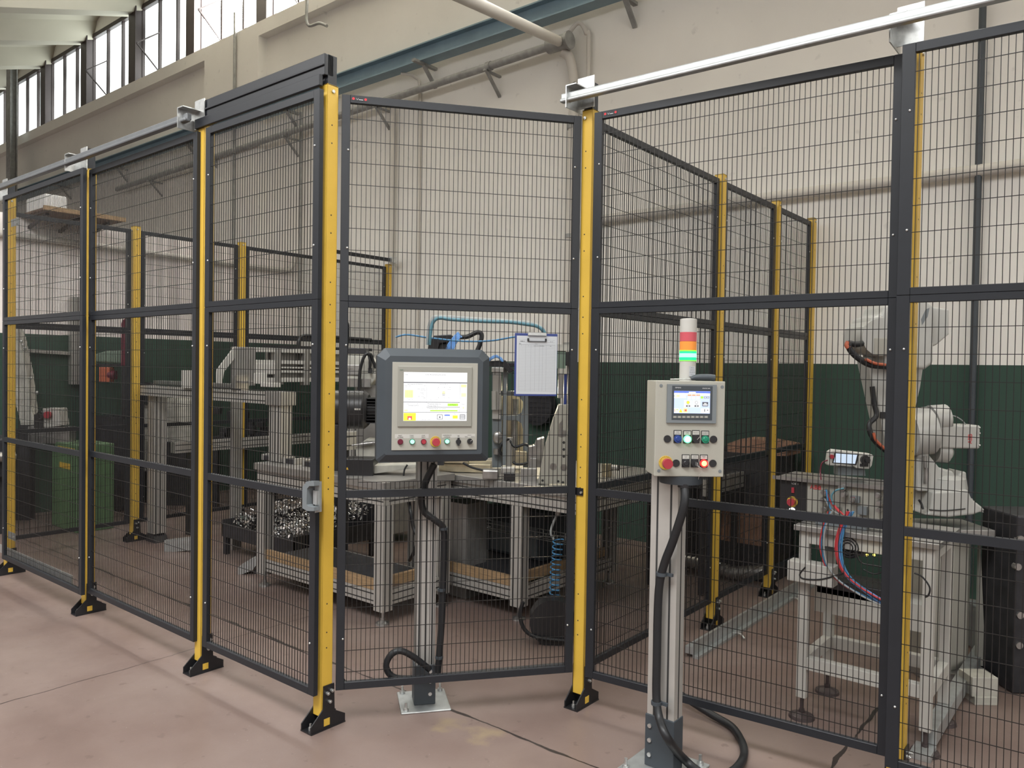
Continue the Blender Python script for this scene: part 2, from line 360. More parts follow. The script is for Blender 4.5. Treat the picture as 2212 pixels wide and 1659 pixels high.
t = tag((lambda m: (m.tube([(-4.62, 6.44, 5.0), (-4.5, 6.47, 5.12), (-4.42, 6.5, 5.0), (-4.40, 6.52, 4.7), (-4.42, 6.52, 1.7), (-4.42, 6.52, .1)], .022, 8), m.build('electrical_conduit', 'walpipe'))[1])(MB()), 'thin pale conduit looping over and down beside the ribbed riser pipe', 'conduit')
def wpipe(name, pts, r, mt, label):
    m = MB(); m.tube(pts, r, 10, 5); return tag(m.build(name, mt), label, 'pipe' if 'pipe' in name else 'conduit')
wpipe('electrical_conduit', [(-7.02, 6.40, 5.165), (-6.88, 6.50, 5.12), (-6.84, 6.54, 4.9), (-6.84, 6.54, 3.4), (-6.84, 6.54, 1.0), (-6.84, 6.54, .1)], .018, 'walpipe', 'thin conduit dropping from the blue beam down the wall left of centre')
wpipe('downpipe', [(-7.27, 6.5, 4.83), (-7.27, 6.5, 3), (-7.27, 6.5, .1)], .035, 'walpipe', 'pale downpipe on the wall left of the corner fence post of the back row')
wpipe('drain_pipe', [(-.98, 6.5, 6.38), (-.98, 6.5, 4), (-.98, 6.5, .1)], .024, 'dgrey', 'dark vertical pipe at the far right of the back wall')
wpipe('electrical_conduit', [(-10.68, 6.40, 6.9), (-10.68, 6.40, 5), (-10.68, 6.40, 3.3)], .022, 'pipe', 'thin conduit falling from the window sill over the wall pier')
wpipe('electrical_conduit', [(-9.15, 6.5, 5.15), (-9.15, 6.5, 4), (-9.15, 6.5, 1.9)], .014, 'pipe', 'grey conduit in the corner where the end wall meets the back wall')
wpipe('wall_pipe', [(2, 6.5, 3.13), (-1, 6.5, 3.13), (-4.2, 6.5, 3.13), (-4.42, 6.5, 3.08), (-4.50, 6.5, 2.9)], .045, 'walpipe', 'wall-coloured horizontal pipe on the right part of the back wall')
wpipe('wall_pipe', [(-9.24, 1.5, 2.98), (-9.24, 4, 2.96), (-9.24, 6.1, 2.95), (-9.22, 6.4, 3.0), (-9.2, 6.48, 3.2)], .035, 'walpipe', 'wall-coloured horizontal pipe along the end wall behind the back fence row')
# gas pipe with valve under the windows
wpipe('gas_pipe', [at(664, -10, Y=6.3), at(664, 52, Y=6.3), at(690, 50, Y=6.3), at(706, 56, Y=6.3)], .02, 'pipe', 'short rusty pipe with an elbow under the high windows')
# platform of boards on the end wall with a crate
t = thing('board_platform', 'shelf platform of old boards projecting high from the end wall', 'platform', (-8.95, 3.5, 3.35))
p0 = at(96, 447, X=-8.6); p1 = at(272, 485, X=-8.6)
m = Rel(t); m.bx(-9.3, -8.63, p0.y, p1.y, p0.z-.02, p0.z); m.build('board_deck', 'woodd', None)
m = Rel(t); m.bx(-8.63, -8.60, p0.y, p1.y, p0.z-.025, p0.z+.02); m.build('front_batten', 'wood', None)
m = Rel(t)
for yy in (p0.y+.1, (p0.y+p1.y)/2, p1.y-.1): m.bar((-9.295, yy, p0.z-.12), (-8.8, yy, p0.z-.03), .03)
m.build('brace', 'windowframe', None)
pa = at(96, 440, X=-8.75); pb = at(146, 447, X=-8.75)
m = MB(); z = p0.z; m.bx(-9.25, -8.75, pa.y, pb.y, z+.0, z+.17); tag(m.build('storage_crate', 'crate', bevel=.02), 'pale translucent storage crate on the board platform', 'crate')
# ================================================================== FENCE POSTS
def post(cap=True):
    t = thing('fence_post', 'x', 'post', (0, 0, 0), 0, 'yellow posts of the safety fence')
    m = MB()
    W = .030
    m.bx(-W, W, -W, -W+.004, .06, 2.9); m.bx(W-.004, W, -W, W, .06, 2.9); m.bx(-W, -W+.004, -W, W, .06, 2.9); m.bx(-W, W, W-.004, W, .06, 2.9); m.bx(-W, W, -W, W, 2.893, 2.9)
    m.m = 1
    for z in (.35, .42, .55, 1.07, 1.12, 1.17, 1.27, 1.33, 1.5, 1.82, 1.9, 2.0, 2.22, 2.3, 2.62, 2.7):
        m.cyl((-.006, -W-.0006, z), (-.006, -W+.001, z), .0035, n=8)
        m.cyl((W-.001, -.004, z+.02), (W+.0006, -.004, z+.02), .0035, n=8)
    m.build('upright', ['yellow', 'slot'], t, bevel=.002)
    m = MB() if cap else None
    if cap: m.bx(-.024, .024, -.024, .024, 2.9, 3.03); m.bx(-.008, .008, -.026, -.022, 2.9, 3.03); m.build('inner_profile', 'black', t)
    m = MB()
    m.bx(-.040, .040, -.09, .10, 0, .006)
    for s in (-1, 1):
        x = s*.034
        m.prism([(x-.003, -.09, .004), (x-.003, .10, .004), (x-.003, .10, .04), (x-.003, .04, .075), (x-.003, .036, .20), (x-.003, -.022, .20), (x-.003, -.024, .095), (x-.003, -.035, .085), (x-.003, -.09, .035)], (.006, 0, 0))
    f = m.build('foot', 'foot', t)
    for s in (-1, 1):
        m = MB(); m.bx(s*.037, s*.0385, -.02, .012, .018, .05); m.build('height_tab', 'yellow', f)
    for y, z in ((-.004, .165), (.02, .172), (.008, .125)):
        m = MB(); m.cyl((.037, y, z), (.049, y, z), .008, n=8); m.cyl((.049, y, z), (.053, y, z), .004, n=6); m.build('bolt', 'zinc', f)
    m = MB(); m.cyl((0, -.065, .004), (0, -.065, .02), .010, n=6); m.cyl((0, -.065, .02), (0, -.065, .036), .005, n=8)
    m.build('bolt', 'zinc', f)
    m = MB(); m.cyl((-.012, -W, 2.86), (-.012, -W-.006, 2.86), .008, n=8); m.build('cap_screw', 'zinc', t)
    m = MB(); m.cyl((W, 0, 2.87), (W+.006, 0, 2.87), .008, n=8); m.build('cap_screw', 'zinc', t)
    return t
P = dict(P1=(-6.792, 2.19), P2=(-5.36, 2.185), P3=(-3.888, 2.17), P4=(-2.874, 2.188), P5=(-2.118, 3.167), P6=(-.722, 3.296), P7=(-2.133, 4.686), P8=(-2.133, 5.646), P9=(-2.133, 6.42), B1=(-7.23, 3.352), B2=(-7.23, 4.43), B3=(-7.23, 6.42))
PL = dict(P1='yellow fence post at the far left end of the front fence', P2='yellow fence post second from the left in the front fence',
 P3='yellow fence post between the sliding track and the corner post', P4='yellow corner fence post left of the large control screen',
 P5='yellow fence post right of the blue clipboard', P6='yellow fence post behind the dark stiles on the far right',
 P7='yellow inner fence post behind the signal light tower', P8='yellow inner fence post, middle of the three behind the small panel',
 P9='yellow inner fence post against the back wall near the teach pendant', B1='yellow post nearest the camera in the back left fence row',
 B2='yellow middle post of the back left fence row', B3='yellow post of the back left row standing at the back wall')
protos = {}; PO = {}
for k, (x, y) in P.items():
    cap = k in ('P1', 'P2', 'P3', 'P4', 'P5', 'P6')
    if cap not in protos: p0_ = protos[cap] = post(cap); p0_.location = (x, y, 0); p0_['label'] = PL[k]; PO[k] = p0_
    else: PO[k] = dup(protos[cap], (x, y, 0), None, PL[k])
# ================================================================== FENCE PANELS
ZB, ZM, ZT = .165, 1.94, 2.868
def panel(name, A, B, label, cat='fence panel', group='framed mesh panels of the safety fence', off=(.045, .045), zb=ZB, zt=ZT, bars=True, cut=None, sp=.0215, bolts=True, y=0, S=.038):
    A = Vector((*A, 0)); B = Vector((*B, 0)); d = (B-A); L_ = d.length; rz = math.atan2(d.y, d.x)
    t = thing(name, label, cat, A, rz, group); a, b = off[0], L_-off[1]; T = .012
    for nm, z0, z1, rb, rt in (('lower_frame', zb, ZM, .034, .028), ('upper_frame', ZM, zt, .028, .036)):
        m = MB(); m.bx(a, a+S, y-T, y+T, z0, z1-.001); m.bx(b-S, b, y-T, y+T, z0, z1-.001); m.bx(a+S, b-S, y-T, y+T, z0, z0+rb); m.bx(a+S, b-S, y-T, y+T, z1-rt, z1-.001)
        m.build(nm, 'black', t, bevel=.0015, seg=1)
    if bars: m = MB(); m.bx(a+S, b-S, y-T, y+T, 1.045, 1.079); m.build('middle_bar', 'black', t)
    for nm, z0, z1 in (('lower_mesh', zb+.02, ZM-.02), ('upper_mesh', ZM+.02, zt-.02)):
        m = MB(); r = .00128; n = int((b-a-2*S)/sp); r2 = r
        def vw(x, za, zb_):
            m.add([(x-r, y-r, za), (x+r, y-r, za), (x+r, y+r, za), (x-r, y+r, za), (x-r, y-r, zb_), (x+r, y-r, zb_), (x+r, y+r, zb_), (x-r, y+r, zb_)], [(0, 1, 5, 4), (1, 2, 6, 5), (2, 3, 7, 6), (3, 0, 4, 7)])
        def hw(z, xa, xb):
            yy = y-2*r
            m.add([(xa, yy-r2, z-r2), (xa, yy+r2, z-r2), (xa, yy+r2, z+r2), (xa, yy-r2, z+r2), (xb, yy-r2, z-r2), (xb, yy+r2, z-r2), (xb, yy+r2, z+r2), (xb, yy-r2, z+r2)], [(0, 1, 5, 4), (1, 2, 6, 5), (2, 3, 7, 6), (3, 0, 4, 7)])
        for i in range(n+1):
            x = a+S + (b-a-2*S)*(i+.5)/(n+1)
            if cut and z0 < cut[2] < z1 and cut[0] < x < cut[1]: vw(x, z0, cut[2]); vw(x, cut[3], z1)
            else: vw(x, z0, z1)
        z = z1-.085 if nm == 'upper_mesh' else z1-.10
        while z > z0+.02:
            if cut and cut[2] < z < cut[3]: hw(z, a+S-.01, cut[0]); hw(z, cut[1], b-S+.01)
            else: hw(z, a+S-.01, b-S+.01)
            z -= .0985
        if cut and nm == 'lower_mesh': hw(cut[2], cut[0]-.02, cut[1]+.02); hw(cut[3], cut[0]-.02, cut[1]+.02)
        m.build(nm, 'wire', t)
    if bolts:
        for z, x in [(z, x) for z in (.40, 1.74, 2.18, 2.62) for x in (a+.03, b-.03)]:
            m = MB(); m.sph((x, y-T, z), .0052, n=8, m=5)
            m.build('bolt', 'zinc', t)
    return t
panel('fence_door', at(9, 690, Y=2.09)[:2], (at(182, 690, Y=2.09).x, 2.09), 'sliding mesh door hanging from the grey track at the far left', 'door', None, off=(0, 0))
panel('mesh_fence', at(195, 690, Y=2.14)[:2], at(427, 690, Y=2.13)[:2], 'wide mesh panel between the second and third yellow posts from the left', off=(0, 0))
panel('mesh_fence', at(446, 690, Y=2.13)[:2], at(690, 690, Y=2.13)[:2], 'narrow mesh panel under the black double beam beside the corner post', off=(0, 0), S=.042)
FD = None
L45 = math.dist(P['P4'], P['P5'])
FD = panel('fence_door', P['P4'], P['P5'], 'hinged mesh door carrying the large control screen and the clipboard', 'door', None, off=(.057, .05), cut=(.17, .80, 1.115, 1.615))
FR = panel('mesh_fence', P['P5'], P['P6'], 'widest mesh panel behind the small panel pedestal', off=(.05, .020), y=-.046, S=.042)
panel('fence_door', (-.732, 3.165), (.85, 3.275), 'sliding mesh door at the right edge in front of the last yellow post', 'door', None, off=(0, 0), S=.045)
panel('mesh_fence', P['P5'], P['P7'], 'mesh panel running back from the post beside the clipboard')
panel('mesh_fence', P['P7'], P['P8'], 'mesh panel in the middle of the inner row behind the signal tower')
panel('mesh_fence', P['P8'], P['P9'], 'mesh panel of the inner row ending at the back wall')
panel('mesh_fence', (-7.23, 2.24), P['B1'], 'mesh panel of the back row nearest the left sliding door')
panel('mesh_fence', P['B1'], P['B2'], 'mesh panel between the near and middle posts of the back row')
panel('mesh_fence', P['B2'], P['B3'], 'long mesh panel of the back row reaching the back wall')
for t, xo, yo in ((FD, .10, 0), (FR, .10, -.046)):
    m = MB(); y = yo-.0125; m.bx(xo, xo+.07, y-.0006, y, 2.842, 2.860); m.m = 1; m.cyl((xo+.008, y-.001, 2.851), (xo+.008, y, 2.851), .006, n=10); m.cyl((xo+.062, y-.001, 2.851), (xo+.062, y, 2.851), .006, n=10)
    m.m = 2; m.bar((xo+.02, y-.0008, 2.854), (xo+.025, y-.0008, 2.846), .0015, .0006); m.bar((xo+.03, y-.0008, 2.854), (xo+.025, y-.0008, 2.846), .0015, .0006); m.bx(xo+.032, xo+.05, y-.001, y, 2.847, 2.849)
    m.build('maker_label', ['black', 'textr', 'textw'], t)
# tracks, beam, brackets
t = thing('cross_beam', 'black double beam joining the tops of the corner post and its left neighbour', 'beam', (-3.4, 2.17, 2.95))
m = Rel(t); m.bx(-3.93, -2.85, 2.145, 2.195, 2.935, 3.03); m.bx(-3.93, -2.86, 2.125, 2.145, 2.885, 2.935); m.bx(-3.93, -2.85, 2.138, 2.145, 2.975, 2.985); m.build('beam_profile', 'black', bevel=.003)
M['track'] = mat('dull_track_steel', (.20, .21, .22), .4, .5, noise=.1, nscale=12)
def track(x0, x1, y0, y1, label, posts_, zt=2.955, mt='galv'):
    t = thing('door_track', label, 'track', (x0, y0, zt)); m = Rel(t)
    a = Vector((x0, y0, zt)); b = Vector((x1, y1, zt)); m.bar(a, b, .030, .036); m.bar(a-Vector((0, .008, .018)), b-Vector((0, .008, .018)), .036, .018); m.build('rail', mt, bevel=.006)
    for x, y in posts_:
        m = Rel(t); m.bx(x-.06, x-.055, y-.13, y+.03, zt-.06, zt+.045); m.bx(x-.055, x+.04, y-.036, y-.031, zt-.05, zt+.10); m.bx(x-.055, x+.0, y-.13, y-.036, zt+.04, zt+.045)
        m.build('bracket', 'zinc')
    return t
track(-7.6, -3.90, 2.06, 2.08, 'dark grey sliding door track along the top of the front fence at left', [P['P1'], P['P2'], P['P3']], 2.935, 'track')
track(-2.22, 1.4, 3.07, 3.20, 'galvanised sliding door track along the top of the fence at right', [P['P5'], P['P6']])
t = thing('door_track', 'black top track above the far panel of the back fence row', 'track', (-7.2, 5.5, 2.98)); m = Rel(t); m.bx(-7.19, -7.155, 5.3, 6.38, 2.925, 2.965); m.build('rail', 'black'); m = Rel(t); m.bx(-7.19, -7.12, 6.38, 6.46, 2.91, 2.98); m.build('bracket', 'zinc')
t = tag((lambda m: (m.bx(-6.80, -5.46, 2.125, 2.133, .175, .235), m.build('guide_strip', 'galv'))[1])(MB()), 'bright zinc strip along the bottom of the left sliding door', 'strip')
# ================================================================== sight-line helpers in a thing's own frame
def G(root):
    o = root.location.copy(); R = Matrix.Rotation(root.rotation_euler.z, 3, 'Z'); n = R @ Vector((0, 1, 0)); Ri = R.inverted()
    def g(px, py, ly=0.0):
        d = FW + RT*((px-1106)/CF) - UP*((py-829.5)/CF)
        t = ((o + n*ly - CAM).dot(n))/d.dot(n); return Ri @ (CAM + d*t - o)
    return g
def RB(m, g, x0, y0, x1, y1, ly, dep):
    a = g(x0, y1, ly); b = g(x1, y0, ly); a2 = g(x0, y0, ly); b2 = g(x1, y1, ly)
    return m.bx((a.x+a2.x)/2, (b.x+b2.x)/2, ly, ly+dep, (a.z+b2.z)/2, (b.z+a2.z)/2)
def PB(m, g, pts, ly, dep): return m.prism([g(x, y, ly) for x, y in pts], (0, dep, 0))
def TB(m, g, pts, r, **k): return m.tube([g(*p) for p in pts], r, **k)
RX = Matrix.Rotation(PI/2, 3, 'X')      # text standing up, facing local -y
VA = -CY
def profile(m, x0, x1, y0, y1, z0, z1, n=2, axis='z'):
    # extruded aluminium bar with dark slots: material 0 body, 1 slot
    m.m = 0; m.bx(x0, x1, y0, y1, z0, z1); m.m = 1; e = .0008; s = .004
    if axis == 'z':
        for i in range(n):
            x = x0+(x1-x0)*(i+.5)/n; m.bx(x-s, x+s, y0-e, y1+e, z0+.001, z1-.001)
        k = max(1, round((y1-y0)/((x1-x0)/n)))
        for i in range(k):
            y = y0+(y1-y0)*(i+.5)/k; m.bx(x0-e, x1+e, y-s, y+s, z0+.001, z1-.001)
    elif axis == 'x':
        for i in range(n): z = z0+(z1-z0)*(i+.5)/n; m.bx(x0+.001, x1-.001, y0-e, y1+e, z-s, z+s)
        m.bx(x0+.001, x1-.001, (y0+y1)/2-s, (y0+y1)/2+s, z0-e, z1+e)
    else:
        for i in range(n): z = z0+(z1-z0)*(i+.5)/n; m.bx(x0-e, x1+e, y0+.001, y1-.001, z-s, z+s)
        m.bx((x0+x1)/2-s, (x0+x1)/2+s, y0+.001, y1-.001, z0-e, z1+e)
    m.m = 0
AP = ['alu', 'slot']
# ================================================================== LARGE CONTROL SCREEN ON ITS PEDESTAL
DA = math.atan2(.979, .756)
T1 = thing('operator_terminal', 'large slate-grey control terminal with a bright white screen on a pedestal behind the mesh door', 'control panel', (-2.717, 2.675, 0), DA)
g = G(T1)
m = MB(); m.bx(-.12, .12, -.125, .125, 0, .008); m.build('base_plate', 'galv', T1, bevel=.004)
for x, y in ((-.095, .10), (.095, .10), (-.095, -.10)):
    m = MB(); m.cyl((x, y, .008), (x, y, .02), .013, n=6); m.cyl((x, y, .02), (x, y, .045), .006, n=8); m.build('anchor_bolt', 'zinc', T1)
m = MB(); m.bx(-.052, .052, -.052, .052, .008, .20); m.build('sleeve', 'dgrey', T1, bevel=.003)
for z in (.06, .12, .17):
    m = MB(); m.cyl((.025, -.052, z), (.025, -.058, z), .009, n=10); m.cyl((.052, 0, z), (.058, 0, z), .009, n=10); m.build('screw', 'zinc', T1)
m = MB(); profile(m, -.047, .047, -.047, .047, .20, 1.27, 3); m.build('upright_profile', AP, T1)
YF = -.30
a = g(813, 1000, YF); b = g(1060, 756, YF); X0, X1, Z0, Z1 = a.x, b.x, a.z, b.z
c = .035; W_ = X1-X0
m = MB()
def octo(x0, x1, z0, z1, c, y): return [(x0, y, z0+c*.3), (x0+c*.3, y, z0), (x1-c*.3, y, z0), (x1, y, z0+c*.3), (x1, y, z1-c), (x1-c, y, z1), (x0+c, y, z1), (x0, y, z1-c)]
o1 = octo(X0, X1, Z0, Z1, c, YF+.14); o2 = octo(X0, X1, Z0, Z1, c, YF+.025); o3 = octo(X0+.035, X1-.035, Z0+.035, Z1-.035, c*.6, YF)
for A_, B_ in ((o1, o2), (o2, o3)): m.add(A_+B_, [(i, (i+1) % 8, 8+(i+1) % 8, 8+i)[::-1] for i in range(8)])
m.add(o3, [tuple(range(8))]); m.add(o1, [tuple(range(8))[::-1]])
hs = m.build('housing', 'dgrey', T1, bevel=.002)
m = MB(); m.cyl((0, -.14, Z0-.01), (0, -.14, Z0-.0), .07, n=20); m.cyl((0, -.06, Z0+.12), (0, -.20, Z0+.12), .03); m.bx(-.04, .04, -.17, -.02, Z0+.05, Z0+.2); m.build('swivel_joint', 'dgrey', T1)
def gg(px, py): v = g(px, py, YF); return v
def rr(m, x0, y0, x1, y1, off, dep=.001):       # crop coordinates (origin 840,780, 11.06 per pixel)
    a = gg(840+x0/11.06, 780+y1/11.06); b = gg(840+x1/11.06, 780+y0/11.06)
    return m.bx(a.x, b.x, YF-off-dep, YF-off, a.z, b.z)
def cc(x, y): return gg(840+x/11.06, 780+y/11.06)
m = MB(); rr(m, 60, 55, 2125, 2130, 0, .004); fp = m.build('front_plate', 'lgrey', T1, bevel=.001)
m = MB(); rr(m, 200, 140, 1990, 1570, .004, .006); m.build('screen_bezel', 'bezel', T1, bevel=.003)
m = MB(); m.text('B&R', cc(300, 212)+Vector((0, -.0105, 0)), .009, RX); m.build('bezel_mark', 'sage', T1)
m = MB(); ms = ['e_white', 'e_gtxt', 'e_lime', 'e_green', 'e_yel', 'e_pyel', 'e_cyan', 'e_blue', 'e_red', 'e_lblue', 'text']
rr(m, 340, 280, 1865, 1425, .0095, .001)
def sr(i, x0, y0, x1, y1, off=.0107): m.m = i; rr(m, x0, y0, x1, y1, off, .0002); m.m = 0
def st(i, s, x, y, size, al='CENTER'): m.m = i; m.text(s, cc(x, y)+Vector((0, -.0112, 0)), size, RX, al, .0001); m.m = 0
for y in (515, 1220): sr(1, 345, y-3, 1862, y+3)
sr(1, 345, 978, 1685, 984); sr(1, 890, 515, 896, 1220); sr(1, 1682, 515, 1688, 1220); sr(1, 895, 1092, 1683, 1098)
st(1, 'Linea Automatica di carico', 1110, 325, .0085); st(1, '14:8', 410, 325, .007)
st(1, 'Lavorazione di Scarico', 620, 548, .0075); st(1, 'Contatto Pezzi', 1290, 553, .0075)
st(1, 'Scheda Scarico', 585, 1055, .0078); st(1, 'Presenza pezzo su', 920, 1022, .008, 'LEFT'); st(1, 'Pressa Slitta Di 1', 920, 1068, .008, 'LEFT'); st(1, 'Presenza Pezzo su Carico', 915, 1128, .008, 'LEFT')
for x, y, s in ((440, 590, 'Numero lotto'), (845, 592, '100'), (395, 625, 'Lotti'), (760, 665, 'contati  mancanti'), (800, 697, '1  Pezzi lavor'), (780, 757, 'avanzato'), (800, 785, '75%'), (760, 845, 'Pezzi  scartati'), (840, 875, '0000'), (1170, 630, '1.08'), (1305, 630, '21.78'), (1450, 630, '1407'), (1165, 670, 'colonna'), (1430, 672, 'cadenza'), (1170, 872, '2.48'), (1300, 872, '12.3'), (1430, 872, '4.5'), (985, 925, 'Tempo'), (1120, 922, '22.3sec'), (450, 1015, 'Scarto'), (680, 1015, '26'), (790, 1118, '0'), (500, 905, 'Totale 2  26'), (885, 1400, '09/01/2023 14:38:04'), (1210, 1260, 'Lista Pezzi'), (1385, 1258, 'Ricette'), (1570, 1258, 'Menu'), (1765, 1258, 'Tastiera'), (1765, 1028, 'Reset')): st(1, s, x, y, .005)
sr(2, 375, 690, 575, 870)
for j in range(5):
    for i in range(4): sr(1, 390+i*46, 735+j*35-35+15, 415+i*46, 735+j*35-35+19, .0109)
for j, w_ in enumerate((60, 80, 70, 60)): sr(2 if j < 2 else 1, 1300-w_/2, 720+j*32, 1300+w_/2, 728+j*32 if j > 1 else 745+j*32)
sr(3, 1395, 1012, 1645, 1072); sr(3, 980, 1168, 1632, 1196); st(10, 'In Pressa', 1520, 1042, .0075)
sr(2, 1715, 560, 1845, 625); sr(6, 1715, 650, 1845, 740); sr(5, 1720, 765, 1835, 850)
m.m = 5; v = cc(1770, 1115); m.cyl(v+Vector((0, -.0107, 0)), v+Vector((0, -.011, 0)), .0042, n=16); m.m = 0; st(10, '!', 1770, 1112, .008)
sr(2, 360, 1160, 445, 1190); sr(4, 345, 1235, 640, 1420); sr(8, 435, 1310, 550, 1400, .0109); m.m = 0; v = cc(492, 1365); m.cyl(v+Vector((0, -.0111, 0)), v+Vector((0, -.0114, 0)), .0032, n=12); rr(m, 465, 1360, 520, 1398, .0111, .0002)
st(8, 'IN ALLARME', 495, 1250, .0045); st(8, 'MANUALE CARICO', 495, 1278, .005)
sr(1, 1140, 1275, 1275, 1390); m.m = 0; rr(m, 1150, 1285, 1265, 1380, .011, .0002); v = cc(1208, 1335); m.m = 1
m.prism([v+Vector((dx*.0045, -.0114, dz*.0045)) for dx, dz in ((-1, 0), (0, 1), (1, 0), (0, -1))], (0, -.0002, 0)); m.m = 0
sr(7, 1320, 1275, 1450, 1303); sr(9, 1322, 1303, 1450, 1390); m.m = 0; rr(m, 1330, 1310, 1440, 1380, .0109, .0002)
sr(4, 1515, 1295, 1635, 1370); sr(1, 1680, 1275, 1812, 1388); m.m = 0
for j in range(3): rr(m, 1690, 1290+j*33, 1800, 1310+j*33, .011, .0002)
m.build('touch_screen', ms, T1)
def cq(x, y): return gg(840+x/11.06, 880+y/11.06)
def qr(m, x0, y0, x1, y1, off, dep):
    a = cq(x0, y1); b = cq(x1, y0); m.bx(a.x, b.x, YF-off-dep, YF-off, a.z, b.z)
m = MB(); qr(m, 140, 635, 950, 738, .004, .0006); qr(m, 1262, 630, 2055, 725, .004, .0006); m.m = 1
for s, x, y in (('RESET', 270, 675), ('ALLARME', 270, 713), ('START', 545, 675), ('CICLO', 545, 710), ('STOP', 820, 672), ('CICLO', 822, 710), ('INSERIMENTO', 1390, 665), ('COMANDI', 1390, 705), ('USB', 1655, 682), ('CICLO', 1920, 662), ('MAN', 1845, 702), ('AUTO', 2000, 702)): m.text(s, cq(x, y)+Vector((0, -.005, 0)), .0062, RX, 'CENTER', .0001)
m.build('label_strip', ['white', 'text'], T1)
def button(x, y, r, mats, name='push_button', h=.010, f=cq):
    c_ = f(x, y); m = MB(); y0 = YF-.004; m.cyl((c_.x, y0, c_.z), (c_.x, y0-h*.6, c_.z), r, n=20); m.m = 1; m.cyl((c_.x, y0-h*.6, c_.z), (c_.x, y0-h, c_.z), r*.76, n=20); return m.build(name, mats, T1)
button(272, 820, .0125, ['reddark', 'reddark']); button(555, 815, .0125, ['greenframe', 'lamp_mint']); button(828, 818, .0125, ['reddark', 'redp'])
button(1385, 808, .0125, ['greenframe', 'lamp_mint'])
c_ = cq(1110, 815); m = MB(); y0 = YF-.004; m.cyl((c_.x, y0, c_.z), (c_.x, y0-.003, c_.z), .0245, n=28); m.m = 2
for i, ch in enumerate('EMERGENZA'): 
    an = PI*.82 - i*PI*.64/8; m.text(ch, (c_.x+.021*math.cos(an), y0-.0035, c_.z+.021*math.sin(an)), .005, RX, 'CENTER', .0001)
m.m = 1; m.cyl((c_.x, y0-.003, c_.z), (c_.x, y0-.022, c_.z), .012, n=20); m.cyl((c_.x, y0-.022, c_.z), (c_.x, y0-.036, c_.z), .0185, .0165, n=24); m.build('emergency_stop', ['yellowd', 'redp', 'text'], T1)
c_ = cq(1655, 815); m = MB(); m.cyl((c_.x, y0, c_.z), (c_.x, y0-.012, c_.z), .0115, n=20); m.bx(c_.x-.004, c_.x+.004, y0-.014, y0, c_.z-.017, c_.z+.018); m.build('usb_socket', 'blackp', T1)
c_ = cq(1928, 806); m = MB(); m.cyl((c_.x, y0, c_.z), (c_.x, y0-.012, c_.z), .0125, n=20); m.m = 1; m.bar((c_.x+.001, y0-.0125, c_.z+.001), (c_.x+.010, y0-.0125, c_.z+.008), .0022, .0012); m.build('selector_switch', ['blackp', 'white'], T1)
# hoses of the terminal
def hose(name, pts, r, mt, label, cat='hose', n=10):
    m = MB(); m.tube(pts, r, n, 6); return tag(m.build(name, mt), label, cat)
RT1 = Matrix.Translation(T1.location) @ Matrix.Rotation(DA, 4, 'Z')
gw = lambda px, py, ly: RT1 @ g(px, py, ly)
h = hose('corrugated_hose', [gw(938, 1003, -.14), gw(922, 1035, -.12), gw(911, 1070, -.11), gw(915, 1103, -.10), gw(938, 1122, -.10), gw(957, 1140, -.09), gw(959, 1180, -.075), gw(957, 1260, -.07), gw(954, 1340, -.07), gw(950, 1400, -.07), gw(946, 1452, -.07)], .0165, 'rubber', 'black hose dropping from the large terminal down its post')
for y in (1142, 1274, 1420):
    m = MB(); v = gw(958-(y-1142)*.033, y, -.075 if y > 1200 else -.09); m.cyl(v-Vector((0, 0, .006)), v+Vector((0, 0, .006)), .0195, n=14); o = m.build('hose_clip', 'dgrey', h)
hose('corrugated_hose', [gw(928, 1446, -.10), gw(895, 1420, -.115), gw(866, 1406, -.12), gw(845, 1414, -.12), gw(834, 1438, -.12), gw(846, 1460, -.12), gw(876, 1466, -.12), gw(940, 1462, -.12), gw(1020, 1455, -.12), gw(1120, 1446, -.12), gw(1235, 1436, -.12)], .0155, 'rubber', 'black hose making a loop then running along the foot of the mesh door')
hose('cable', [gw(738, 690, -.13), gw(746, 692, -.13), gw(751, 712, -.13), gw(747, 780, -.13), gw(745, 900, -.13), gw(741, 1000, -.13), gw(739, 1100, -.13), gw(737, 1200, -.13), gw(738, 1300, -.13), gw(735, 1400, -.13), gw(736, 1452, -.13), gw(746, 1474, -.13), gw(775, 1476, -.13), gw(850, 1468, -.13), gw(1000, 1464, -.13), gw(1235, 1446, -.13)], .009, 'rubber', 'thin black cable following the left stile and foot of the mesh door', 'cable')
# clipboard on the door
CB = thing('clipboard', 'blue clipboard holding a ruled form, hung on the mesh door', 'clipboard', (P['P4'][0], P['P4'][1], 0), DA)
gc = G(CB)
m = MB(); a = gc(1110, 855, -.03); b = gc(1204, 722, -.03); m.bx(a.x, b.x, -.034, -.031, a.z, b.z+.001); m.build('board', 'blue', CB, bevel=.001)
a = gc(1114.5, 851, -.034); b = gc(1203.5, 727, -.034); m = MB(); m.bx(a.x, b.x, -.0345, -.034, a.z, b.z); m.m = 1; w_ = b.x-a.x; h_ = b.z-a.z; u_ = lambda x: a.x+w_*x; v_ = lambda z: a.z+h_*z
for k in range(31): z = .05+k*.0265; m.bx(u_(.05), u_(.95), -.0348, -.0345, v_(z), v_(z)+.0006)
for x in (.05, .22, .35, .45, .56, .64, .73, .95): m.bx(u_(x), u_(x)+.0006, -.0348, -.0345, v_(.05), v_(.85))
for z in (.93, .89, .85): m.bx(u_(.05), u_(.95), -.0348, -.0345, v_(z), v_(z)+.0006)
m.m = 2
